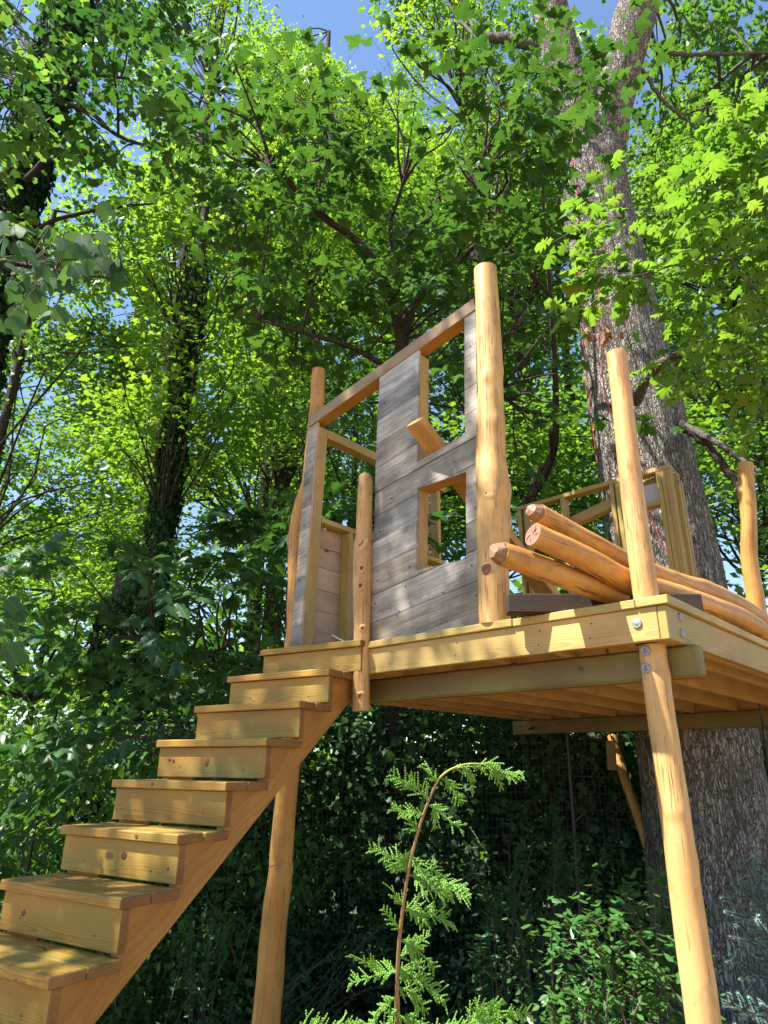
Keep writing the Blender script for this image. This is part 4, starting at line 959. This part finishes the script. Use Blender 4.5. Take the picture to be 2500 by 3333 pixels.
plant('maple_tree', 'forked maple with dark V-shaped branches rising behind the barn-board wall', 'tree', tr, [.11, .10, .095, .09, .08], b, 'maple', 'maple', .138, 1.35, 212, area=A,
      group='maples around the deck', L=.7, nl=12, droop=.34, tilt=.2, flat=.12, singles=300, limbs=lim, limb_r=.02, twigs=.7)
b, A = area_blobs(980, 1225, 110, 640, 6.2, 7.9, 24, .3, .5, 213); b += area_blobs(1170, 1330, 60, 300, 6.5, 7.6, 3, .22, .34, 219)[0]; b2, A2 = area_blobs(1070, 1235, 560, 1010, 6.2, 7.2, 14, .25, .42, 214)
c0 = at(1150, 1080, 8.7)
tr = [(c0[0], c0[1], -2.2), (c0[0], c0[1], 2.2), tuple(at(1150, 1080, 8.7)), tuple(at(1195, 980, 8.4)), tuple(at(1200, 820, 8.1)), tuple(at(1180, 520, 7.6))]
lim = [([at(1120, 1105, 8.8), at(1170, 1040, 8.6), at(1192, 985, 8.4), at(1190, 930, 8.0)], [.055, .05, .042, .03]),
       ([at(1196, 900, 8.2), at(1120, 880, 7.4), at(1075, 840, 7.0)], [.03, .022, .012]),
       ([at(1190, 640, 7.8), at(1120, 560, 7.3), at(1060, 480, 7.0), at(1040, 380, 6.8)], [.022, .02, .016, .01])]
plant('maple_tree', 'slender maple between the tallest log post and the oak trunk', 'tree', tr, [.06, .055, .05, .045, .035, .02], b+b2, 'maple', 'maple', .125, 1.15, 215, area=A+A2,
      group='maples around the deck', L=.6, nl=11, droop=.32, tilt=.22, flat=.14, singles=300, limbs=lim, limb_r=.018, twigs=.7)
b, A = area_blobs(130, 630, 1150, 1700, 5.7, 7.2, 34, .28, .5, 216); b2, A2 = area_blobs(470, 800, 900, 1250, 5.8, 6.8, 13, .28, .42, 217)
c0 = at(650, 1150, 6.6)
tr = [(c0[0], c0[1], -2.2), (c0[0]+.05, c0[1], 1.2), (c0[0], c0[1]+.05, 2.5), (c0[0]+.05, c0[1], 4.2)]
lim = [([at(600, 1470, 6.5), at(520, 1440, 6.4), at(400, 1395, 6.3), at(300, 1380, 6.3)], [.02, .016, .012, .008])]
plant('young_maple', 'young maple with broad flat dark green leaf layers left of the stairs', 'tree', tr, [.055, .05, .04, .025], b+b2, 'maple', 'mapled', .145, 1.35, 218, area=A+A2,
      group='maples around the deck', L=.6, nl=11, droop=.42, tilt=.18, flat=.10, singles=300, limbs=lim, limb_r=.014, twigs=.7)
# ------------------------------------------------------------------ oak
def oak():
    rng = np.random.default_rng(301)
    path = [(1.10, 4.60, -1.6), (1.11, 4.58, .3), (1.12, 4.56, 1.5), (1.10, 4.52, 3.0), (1.06, 4.46, 4.6), (1.02, 4.40, 6.4), (.98, 4.32, 8.2), (.96, 4.26, 9.6)]
    rad = [.70, .60, .555, .535, .515, .49, .44, .43]
    b, A = area_blobs(1420, 1850, -260, 560, 10.6, 14, 40, .6, 1.0, 302); b2, A2 = area_blobs(790, 1110, -220, 190, 11.5, 14, 12, .5, .9, 303)
    j = at(1290, 270, 9.4)
    lims = [([at(1285, 330, 9.5), at(1255, 240, 9.6), at(1215, 130, 9.8), at(1190, 20, 10), at(1170, -120, 10.2), at(1150, -300, 10.4)], [.36, .31, .27, .245, .23, .2]),
            ([at(1290, 330, 9.5), at(1315, 240, 9.5), at(1345, 140, 9.55), at(1368, 50, 9.6), at(1385, -40, 9.7), at(1390, -220, 9.9)], [.36, .30, .285, .30, .27, .24]),
            ([at(1405, 95, 9.7), at(1450, 115, 9.6), at(1540, 118, 9.5), at(1700, 110, 9.3)], [.04, .034, .026, .016]),
            ([at(1388, 150, 9.6), at(1430, 215, 9.5), at(1490, 265, 9.4), at(1560, 330, 9.3)], [.03, .026, .02, .012]),
            ([at(1180, 100, 10.2), at(1130, 92, 10.4), at(1080, 82, 10.6), at(1035, 84, 10.8)], [.10, .09, .08, .07]),
            ([at(1372, 865, 7.3), at(1400, 815, 6.9), at(1450, 770, 6.6), at(1520, 748, 6.3), at(1590, 710, 6.0), at(1660, 640, 5.7), at(1760, 590, 5.4)], [.075, .055, .05, .048, .04, .035, .02]),
            ([at(1525, 750, 6.3), at(1520, 800, 6.3), at(1508, 850, 6.3), at(1530, 880, 6.3)], [.022, .02, .016, .01]),
            ([at(1465, 915, 7.4), at(1510, 945, 7.2), at(1560, 1000, 7.0), at(1600, 1060, 6.8)], [.05, .045, .04, .03]),
            ([at(1470, 915, 7.4), at(1540, 950, 7.0), at(1590, 985, 6.8), at(1640, 1020, 6.6)], [.04, .035, .03, .02]),
            ([at(1660, 650, 5.0), at(1610, 600, 5.0), at(1570, 560, 5.0), at(1500, 565, 5.0), at(1400, 590, 5.0), at(1320, 615, 5.0)], [.02, .016, .014, .010, .007, .004])]
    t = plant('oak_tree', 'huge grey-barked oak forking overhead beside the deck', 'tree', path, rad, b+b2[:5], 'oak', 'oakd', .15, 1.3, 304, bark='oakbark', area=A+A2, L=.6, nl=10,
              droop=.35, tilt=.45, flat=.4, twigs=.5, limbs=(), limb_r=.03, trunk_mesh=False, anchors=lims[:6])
    # trunk with its own fluting and flare
    P, R = smooth_path(path, rad, 120); ph = rng.uniform(0, 6.28, 6)
    def wob(i, a):
        z = i/119*10
        fl = max(0, 1-z/1.6)**2
        return 1+.022*math.sin(3*a+ph[0]+z*.5)+.018*math.sin(5*a+ph[1]-z*.8)+.012*math.sin(9*a+ph[2]+z*1.3)+.10*fl*math.sin(5*a+ph[3])+.012*math.sin(z*4+2*a)
    lat = rng.random((400, 64)); lat2 = rng.random((900, 128))
    def vn(L_, y_, x_):
        h_, w_ = L_.shape; i0 = int(math.floor(y_)); j0 = int(math.floor(x_)); fy, fx = y_-i0, x_-j0; fy = fy*fy*(3-2*fy); fx = fx*fx*(3-2*fx)
        g_ = lambda i, j: L_[i % h_, j % w_]
        return (g_(i0, j0)*(1-fx)+g_(i0, j0+1)*fx)*(1-fy)+(g_(i0+1, j0)*(1-fx)+g_(i0+1, j0+1)*fx)*fy
    def wob2(i, a):
        z = i*10/259; q = a/6.2832
        r1 = abs(vn(lat, z*4.5, q*64)-.5)*2; r2 = vn(lat2, z*16, q*128)
        return wob(int(i*119/259), a)*(1 + .030*r1 + .016*r2)
    P, R = smooth_path(path, rad, 260)
    MB().add(tube(P, R, 160, wob2)).build('trunk', M['oakbark'], t)
    for lp, lr in lims[:2]:
        pp, rr = smooth_path(lp, lr, 40); MB().add(tube(pp, rr, 40, lambda i, a: 1+.03*math.sin(3*a+i*.2)+.02*math.sin(7*a-i*.3))).build('limb', M['oakbark'], t)
    for lp, lr in lims[2:]:
        pp, rr = smooth_path(lp, lr, 30); pp = pp + rng.normal(0, .006, pp.shape); MB().add(tube(pp, rr, 9)).build('branch', M['barkpale' if lr[0] < .045 or lr[0] > .07 else 'bark'], t)
    # low foliage in the sun, its leaves coloured brighter, right of the trunk
    b3 = []
    r3 = np.random.default_rng(306)
    for (u0, u1, v0, v1, d0, d1, n, ra, rb_) in [(1300, 1480, 430, 520, 5.0, 5.4, 5, .16, .24), (1270, 1480, 560, 640, 4.8, 5.2, 7, .14, .22), (1480, 1760, 380, 560, 4.4, 5.4, 14, .28, .42),
                                               (1460, 1760, 540, 800, 4.6, 5.8, 14, .26, .42), (1580, 1760, 230, 330, 4.4, 5.2, 5, .22, .34), (1560, 1740, 760, 900, 5.0, 6.0, 5, .22, .32)]:
        for _ in range(n): b3.append((at(r3.uniform(u0, u1), r3.uniform(v0, v1), r3.uniform(d0, d1)), r3.uniform(ra, rb_)))
    C = []; O = []
    for c, r in b3:
        n = max(2, int(5*r/.3)); q = unit(r3.normal(0, 1, (n, 3)))*(r3.random((n, 1))**.5)*np.array([1, 1, .5]); C.append(c+q*r); O.append(q - RT[None, :]*.7)
    C = np.concatenate(C); O = np.concatenate(O)
    pos, yd, nr, sz, d, tips = sprays(r3, C, O, .30, 5, .15, .25, .35, .25)
    u, v, z = uv(pos); score = np.where((u < 1670) & (v > -10), sz/z, 0); idx = np.argsort(-score)[:300]
    single_leaves(t, 'oak', M['oakl'], pos[idx], yd[idx], nr[idx], sz[idx], r3)
    k = np.ones(len(pos), bool); k[idx] = False
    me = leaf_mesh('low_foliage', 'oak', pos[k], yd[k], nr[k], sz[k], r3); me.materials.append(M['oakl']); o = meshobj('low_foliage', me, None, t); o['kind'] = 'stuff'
    tw = MB()
    for j in range(len(C)): tw.add(tube([C[j], tips[j]-np.array([0, 0, .04])], [.0035, .0015], 3, cap=False))
    tw.build('twigs', M['twig'], t)['kind'] = 'stuff'
    # dead leaves caught on the bark
    n = 16; pp = np.array([at(1300+r3.normal(0, 20), 715+r3.normal(0, 8), 7.3) for _ in range(n)])
    me = leaf_mesh('dead_leaves', 'oak', pp, r3.normal(0, .4, (n, 3))+np.array([0, 0, -1]), r3.normal(0, .6, (n, 3))+np.array([.6, -.7, 0]), r3.uniform(.08, .15, n), r3); me.materials.append(M['dead']); meshobj('dead_leaves', me, None, t)
    return t
oak()
# red rope hanging down the trunk
for nm, pts, lab in (('rope', [(1236, 290, 8.9), (1244, 400, 8.45), (1253, 560, 8.0), (1255, 700, 7.55), (1272, 860, 7.1), (1290, 1000, 6.75)], 'red rope hanging down the shaded side of the oak trunk'),
                     ('rope', [(1290, 560, 7.95), (1298, 700, 7.45), (1310, 860, 7.0), (1420, 1150, 6.35), (1500, 1290, 6.05)], 'second red rope, crossing the front of the oak trunk')):
    P, R = smooth_path([at(*q) for q in pts], [.006]*len(pts), 40); tag(MB().add(tube(P, R, 6)).build(nm, M['rope'], None), lab, 'rope', 'ropes on the oak')
# ------------------------------------------------------------------ tulip poplar: low limb at the left edge, unseen crown overhead, shaped to block the sun
def tulip():
    rng = np.random.default_rng(401)
    tr = [(-2.9, -4.4, -.2), (-2.9, -4.4, 3), (-2.85, -4.35, 6), (-2.7, -4.3, 9), (-2.5, -4.2, 13)]
    tgt = []
    for _ in range(42): tgt.append((rng.uniform(-.3, 1.5), .22, 4.35-1.8*rng.random()**1.8))       # clumps set sunward to shade the front wall
    for _ in range(44): s = 9.5*rng.random()**.6; tgt.append((rng.uniform(-.1, .9)+s*.047, -s*RUN, 2.3-s*RISE))   # clumps set sunward to shade the stairs
    blobs = []
    sv = np.array(SUN)
    for q in tgt: blobs.append((np.array(q) - sv*rng.uniform(7.0, 10.5), rng.uniform(.16, .30)))
    for _ in range(46): q = at(rng.uniform(120, 700), rng.uniform(1050, 1720), rng.uniform(5.7, 7.0)); blobs.append((q - sv*rng.uniform(6.5, 9.5), rng.uniform(.28, .45)))  # more clumps set sunward, to shade the young maple
    A = sum(math.pi*r*r for c, r in blobs)
    t = plant('tulip_poplar', 'tulip poplar reaching in from the left edge with large pale leaves', 'tree', tr, [.24, .22, .19, .15, .08], blobs, 'star', 'poplar', .12, .55, 402, area=A, L=.3, nl=6, twigs=.5, limb_r=.03, prune=False,
              limbs=[([(-2.85, -4.35, 3.4), (-1.6, -3.6, 4.1), at(-120, 540, 3.1), at(-20, 560, 3.0), at(120, 585, 2.95), at(235, 600, 2.9)], [.06, .045, .025, .014, .008, .004])])
    pos = []; yd = []; nr = []; sz = []
    for i in range(62):
        u = rng.uniform(-60, 255); v = 505 + .28*max(0, u) + rng.normal(0, 40) + (90*rng.random() if u < 120 else 0)
        pos.append(at(u, v, rng.uniform(2.75, 3.25))); yd.append(RT*rng.normal(.35, .5) - UP*rng.uniform(.4, 1.2) - _fw*rng.uniform(-.2, .6)); nr.append(-_fw*rng.uniform(.2, 1.0)+UP*rng.uniform(.3, 1)+rng.normal(0, .3, 3)); sz.append(rng.uniform(.07, .125))
    for i in range(26):
        u = rng.uniform(-60, 60); v = rng.uniform(560, 700) if i < 14 else rng.uniform(1280, 1400)
        if i >= 14: u = rng.uniform(-60, 40)
        pos.append(at(u, v, rng.uniform(2.6, 3.2))); yd.append(RT*rng.normal(.2, .5) - UP*rng.uniform(.4, 1.2)); nr.append(-_fw*rng.uniform(.2, 1.0)+UP*rng.uniform(.2, 1)+rng.normal(0, .3, 3)); sz.append(rng.uniform(.07, .12))
    tw = MB(); hub = [at(-20, 560, 3.0), at(60, 573, 2.97), at(120, 585, 2.95), at(180, 592, 2.92), at(235, 600, 2.9), at(-40, 640, 2.95), at(-30, 1300, 2.9)]
    for q in pos:
        h = min(hub, key=lambda c: np.linalg.norm(c-q)); m_ = (h+q)/2+np.array([0, 0, .02]); tw.add(tube([h, m_, q], [.003, .002, .0012], 4, cap=False))
    tw.add(tube([at(-60, 560, 3.0), at(-50, 620, 2.97), at(-40, 640, 2.95), at(-45, 1000, 2.9), at(-30, 1300, 2.9)], [.008, .006, .005, .004, .003], 5))
    tw.build('twigs', M['twig'], t)['kind'] = 'stuff'
    single_leaves(t, 'tulip', M['tulip'], np.array(pos), np.array(yd), np.array(nr), np.array(sz), rng)
tulip()
# ------------------------------------------------------------------ mesh fence
def fence():
    A_ = np.array([-4.9, .15]); B_ = np.array([3.9, 7.25]); l = np.linalg.norm(B_-A_); d = (B_-A_)/l; H = 2.25
    f = thing('mesh_fence', 'black plastic mesh fence with a thin black post behind the deck', 'fence', (-.8, 4.0, 0))
    P = lambda s, z: (A_[0]+d[0]*s, A_[1]+d[1]*s, z + min(0.0, float(gz(A_[0]+d[0]*s, A_[1]+d[1]*s)))*(H-z)/H)
    vs = []; fs = []; w = .0012
    def strip(a, b, off):
        k = len(vs); a, b, off = np.array(a), np.array(b), np.array(off); vs.extend([a-off, a+off, b+off, b-off]); fs.append((k, k+1, k+2, k+3))
        nn = np.array([d[1], -d[0], 0])*w; k = len(vs); vs.extend([a-nn, a+nn, b+nn, b-nn]); fs.append((k, k+1, k+2, k+3))
    rng = np.random.default_rng(3)
    for s in np.arange(0, l, .05): strip(P(s+rng.normal(0, .003), .02), P(s+rng.normal(0, .006), H), (d[0]*w, d[1]*w, 0))
    for z in np.arange(.05, H, .05):
        for s in np.arange(0, l, 1.0): strip(P(s, z+.012*math.sin(s*2.1+z)), P(min(s+1.0, l), z+.012*math.sin((s+1)*2.1+z)), (0, 0, w))
    o = meshobj('wire_mesh', pyd('wire_mesh', vs, fs), M['black'], f); o['kind'] = 'stuff'
    for s in (.6, 3.2, 6.25):
        MB().add(tube([P(s, -.1), P(s+.01, 1.2), P(s+.02, H+.06)], [.02, .02, .02], 10)).build('post', M['black'], f)
fence()
# ------------------------------------------------------------------ shrubs by the right leg
def shrub(name, label, areas, seed, size, n, mat, arch=.5, group=None):
    rng = np.random.default_rng(seed)
    c0 = at((areas[0][0]+areas[0][1])/2, 2150, (areas[0][4]+areas[0][5])/2); base = np.array([c0[0], c0[1], 0])
    t = thing(name, label, 'shrub', tuple(base), group)
    st_ = MB(); pos = []; yd = []; nr = []; sz = []
    for (u0, u1, v0, v1, d0, d1, k) in areas:
        for _ in range(k):
            tip = at(rng.uniform(u0, u1), rng.uniform(v0, v1), rng.uniform(d0, d1)); b_ = base + np.array([rng.normal(0, .35), rng.normal(0, .35), 0]); b_[2] = float(gz(b_[0], b_[1]))
            mid = (b_+tip)/2 + np.array([0, 0, arch*rng.uniform(.1, .5)]) ; P, R = smooth_path([b_, mid*.6+b_*.4, mid*.5+tip*.5+np.array([0, 0, .08]), tip], [.008, .006, .004, .0015], 22); st_.add(tube(P, R, 4, cap=False))
            for i in range(8, 22):
                for q in range(n):
                    td = unit((P[min(i+1, 21)]-P[i-1])[None, :])[0]; s = np.cross(td, [0, 0, 1.0]); s /= np.linalg.norm(s)+1e-6; sg = 1 if (i+q) % 2 else -1
                    side_ = rng.normal(0, .08, 3)*(q > 1)
                    pos.append(P[i]+rng.normal(0, .008, 3)+side_); yd.append(td*.7+s*sg*rng.uniform(.6, 1.2)+np.array([0, 0, rng.normal(-.1, .3)])); nr.append(np.array([rng.normal(0, .35), rng.normal(-.2, .35), 1.0])); sz.append(size*rng.uniform(.6, 1.3))
    st_.build('stems', M['twig'], t)['kind'] = 'stuff'
    pos, yd, nr, sz = map(np.array, (pos, yd, nr, sz)); u, v, z = uv(pos); score = np.where((u > 0) & (u < 1659) & (v < 2212), sz/z, 0); idx = np.argsort(-score)[:300]
    single_leaves(t, 'ovate', M[mat], pos[idx], yd[idx], nr[idx], sz[idx], rng)
    k = np.ones(len(pos), bool); k[idx] = False
    me = leaf_mesh('foliage', 'ovate', pos[k], yd[k], nr[k], sz[k], rng); me.materials.append(M[mat]); o = meshobj('foliage', me, None, t); o['kind'] = 'stuff'
    return t
GS = 'shrubs under the deck'
shrub('shrub', 'leafy green shrub at the foot of the near log leg', [(1180, 1480, 1960, 2230, 2.8, 3.5, 46), (1300, 1470, 1880, 2000, 3.1, 3.7, 12)], 501, .046, 4, 'shrub', .4, GS)
shrub('shrub', 'dark glossy shrub between the young cypress and the leafy shrub', [(1030, 1260, 1780, 2230, 4.4, 5.4, 42), (1100, 1330, 1730, 1900, 4.8, 5.6, 14)], 502, .066, 3, 'shrubd', .5, GS)
shrub('shrub', 'low dark shrub under the stairs beside the orange log leg', [(380, 560, 1900, 2250, 5.4, 6.4, 24), (640, 860, 1950, 2260, 5.6, 6.6, 24)], 503, .05, 3, 'shrubd', .4, GS)
# ------------------------------------------------------------------ young cypress in front
def scale_fan(rng, base, direc, up, length, out, depth=0, w=.0038):
    """flat fan of scale-leaved twigs; each twig is a row of little flattened beads"""
    n = max(3, int(length/.0066)); d = unit(direc[None, :])[0]; s = np.cross(up, d); s /= np.linalg.norm(s)+1e-9; p = base.copy(); step = length/n
    for i in range(n):
        f = i/n; d = unit((d + s*rng.normal(0, .05) + up*rng.normal(0, .05) - np.array([0, 0, .02]))[None, :])[0]; q = p+d*step*1.35
        out.append((p, q, s, up, w*(1.15-.45*f)*rng.uniform(.85, 1.2)))
        if depth < 2 and i > 0:
            for sg in (1, -1):
                if rng.random() < (.62 if depth == 0 else .5):
                    ll = length*(.40 if depth == 0 else .38)*(1-.6*f)*rng.uniform(.3, 1.25)
                    if ll > .012: scale_fan(rng, p, d*.75+s*sg*.75+up*rng.normal(0, .18), up, ll, out, depth+1, w*.88)
        p = p+d*step
def beads_mesh(name, beads):
    v = []; f = []
    for (p, q, s, up, w) in beads:
        k = len(v); m = (p+q)/2; v += [p, m+s*w, m+up*w*.55, m-s*w, m-up*w*.55, q]
        f += [(k, k+1, k+2), (k, k+2, k+3), (k, k+3, k+4), (k, k+4, k+1), (k+5, k+2, k+1), (k+5, k+3, k+2), (k+5, k+4, k+3), (k+5, k+1, k+4)]
    me = pyd(name, v, f); a = me.attributes.new('rnd', 'FLOAT', 'POINT')
    r = np.repeat(np.random.default_rng(9).random(len(beads)), 6); a.data.foreach_set('value', r.astype(np.float32)); return me
def cypress():
    rng = np.random.default_rng(601); D = 1.95
    base = at(860, 2290, D); t = thing('young_cypress', 'young cypress with a bent leader and feathery lime-green fans in the foreground', 'tree', (base[0], base[1], 0))
    st_ = [(base[0], base[1], -.05), tuple(at(858, 2260, D)), tuple(at(858, 2140, D)), tuple(at(862, 2040, D)), tuple(at(872, 1950, D)), tuple(at(885, 1870, D)), tuple(at(905, 1790, D)), tuple(at(930, 1720, D)), tuple(at(955, 1675, D)), tuple(at(1000, 1652, D)), tuple(at(1050, 1652, D)), tuple(at(1090, 1670, D)), tuple(at(1130, 1680, D))]
    P, R = smooth_path(st_, [.014, .009, .0062, .0055, .005, .0046, .0042, .0038, .0033, .0026, .0020, .0014, .0008], 120); MB().add(tube(P[:76], R[:76], 8)).build('stem', M['stemcy'], t); MB().add(tube(P[75:], R[75:]*.9, 8)).build('leader', M['stemgreen'], t)
    k = 0
    for (u, v, du, dv, lp, dz) in [(925, 1730, -50, -75, 120, .1), (915, 1760, -45, -10, 90, -.1), (962, 1676, 40, 60, 85, -.1), (905, 1800, -35, -55, 90, .1), (925, 1738, 70, 40, 105, -.15), (885, 1850, 75, 45, 125, .0), (892, 1830, -30, 60, 80, .2),
                                   (882, 1880, -60, -60, 110, .1), (884, 1890, 110, 20, 160, .0), (872, 1960, -55, -80, 100, .1), (872, 1965, 125, -15, 150, -.1), (866, 2010, -35, -40, 80, .1), (865, 2030, 80, 40, 130, -.1),
                                   (862, 2070, 60, -25, 110, .2), (860, 2100, -110, -5, 150, .1), (858, 2095, 110, 20, 165, -.1), (858, 2130, 80, 50, 130, .15), (858, 2150, -60, 40, 120, -.1), (858, 2180, -30, 60, 110, .2), (858, 2190, 60, 50, 120, .0),
                                   (1000, 1655, 30, 50, 70, .0), (1050, 1655, 60, 25, 70, .1), (1060, 1655, 30, 60, 60, -.1), (1090, 1668, 50, 20, 50, .0), (975, 1662, 40, -10, 60, .1), (1020, 1652, 45, 20, 60, .1), (1035, 1652, 50, -8, 60, .0), (1075, 1662, 50, 10, 60, -.1), (1100, 1674, 40, 10, 45, .1), (945, 1690, -30, -40, 60, .0), (858, 2230, 110, 20, 170, .0), (858, 2250, -130, 0, 190, .0),
                                   (1010, 2215, 90, -60, 190, .05), (960, 2240, 80, -25, 190, -.05), (1040, 2200, 70, -60, 120, .0), (640, 2230, 60, -30, 140, .0), (700, 2240, 60, -30, 120, .0)]:
        b_ = at(u, v, D); d_ = unit((RT*du - UP*dv + _fw*dz*80)[None, :])[0]
        up = unit((-_fw*rng.uniform(.35, 1.0) + UP*rng.uniform(.4, 1.0) + RT*rng.normal(0, .4))[None, :])[0]; up = unit((up - d_*(up @ d_))[None, :])[0]
        out = []; ln = lp*1.50693*D/FPX
        ln *= .82 if v > 1900 else 1.0
        scale_fan(rng, np.array(b_), d_, up, ln*.9, out)
        for _ in range(1):
            d2 = unit((d_ + rng.normal(0, .38, 3))[None, :])[0]; u3 = unit((up + rng.normal(0, .5, 3))[None, :])[0]; u3 = unit((u3 - d2*(u3 @ d2))[None, :])[0]
            scale_fan(rng, np.array(b_)+d_*ln*rng.uniform(.05, .45), d2, u3, ln*rng.uniform(.35, .6), out)
        me = beads_mesh('fan', out); me.materials.append(M['cypress']); meshobj('fan', me, None, t)
    for a_, c_ in (((858, 2265), (1010, 2215)), ((858, 2268), (640, 2232)), ((858, 2262), (960, 2240))):
        pp, rr = smooth_path([at(a_[0], a_[1]+20, D), at((a_[0]+c_[0])/2, (a_[1]+c_[1])/2+8, D), at(c_[0], c_[1], D)], [.005, .004, .003], 12); MB().add(tube(pp, rr, 6)).build('side_stem', M['stemcy'], t)
cypress()
# ------------------------------------------------------------------ blue spruce at the right edge
def spruce():
    rng = np.random.default_rng(701); base = at(1760, 2200, 2.9)
    t = thing('blue_spruce', 'small blue-green spruce in the lower right corner', 'tree', (base[0], base[1], 0))
    MB().add(tube([(base[0], base[1], -.1), (base[0], base[1], 1.0), (base[0]+.01, base[1], 1.9)], [.035, .025, .006], 10)).build('trunk', M['bark'], t)
    nv = []; nf = []; br = MB(); rn = []
    def shoot(a, b_, dens=1.0):
        a, b_ = np.array(a), np.array(b_); l = np.linalg.norm(b_-a); d = (b_-a)/l; s = np.cross(d, [0, 0, 1.0]); s /= np.linalg.norm(s)+1e-6; u2 = np.cross(s, d)
        br.add(tube([a, (a+b_)/2, b_], [.0045, .0035, .002], 5, cap=False))
        for i in range(int(l/.00055*dens)):
            f = rng.random(); an = rng.uniform(0, 6.2832); o = math.cos(an)*s+math.sin(an)*u2; p = a+d*l*f; nl_ = rng.uniform(.014, .022)*(1-.35*f**4)
            q = p+nl_*unit((o*.85+d*.75)[None, :])[0]; w = np.cross(o, d)*.0014; k = len(nv); nv.extend([p-w, p+w, q]); nf.append((k, k+1, k+2)); rn.extend([rng.random()]*3)
    for (u, v, u2, v2, dd) in [(1700, 2010, 1585, 1905, 2.7), (1660, 1975, 1606, 1850, 2.75), (1720, 2000, 1640, 1850, 2.85), (1690, 2090, 1600, 2000, 2.7), (1700, 2095, 1570, 1925, 2.8), (1700, 2150, 1575, 2060, 2.7), (1700, 2150, 1640, 2045, 2.65), (1700, 2220, 1560, 2160, 2.75),
                               (1700, 2230, 1620, 2120, 2.6), (1720, 2260, 1580, 2230, 2.7), (1720, 2060, 1620, 1990, 2.6), (1730, 1950, 1650, 1900, 2.7), (1720, 2200, 1640, 2180, 2.5)]:
        a, b_ = at(u, v, dd), at(u2, v2, dd); shoot(a, b_, .8)
        for k in range(4):
            f = .25+.2*k; p = a+(b_-a)*f
            for sg in (1, -1):
                dv = (b_-a)*rng.uniform(.25, .4)*(1.2-f) ; sd2 = np.cross(unit((b_-a)[None, :])[0], -_fw)*sg*np.linalg.norm(b_-a)*.22*(1.3-f); shoot(p, p+dv+sd2+rng.normal(0, .012, 3))
    br.build('branches', M['twig'], t)['kind'] = 'stuff'
    me = pyd('needles', nv, nf); a_ = me.attributes.new('rnd', 'FLOAT', 'POINT'); a_.data.foreach_set('value', np.array(rn, np.float32)); me.materials.append(M['spruce']); o = meshobj('needles', me, None, t); o['kind'] = 'stuff'
spruce()
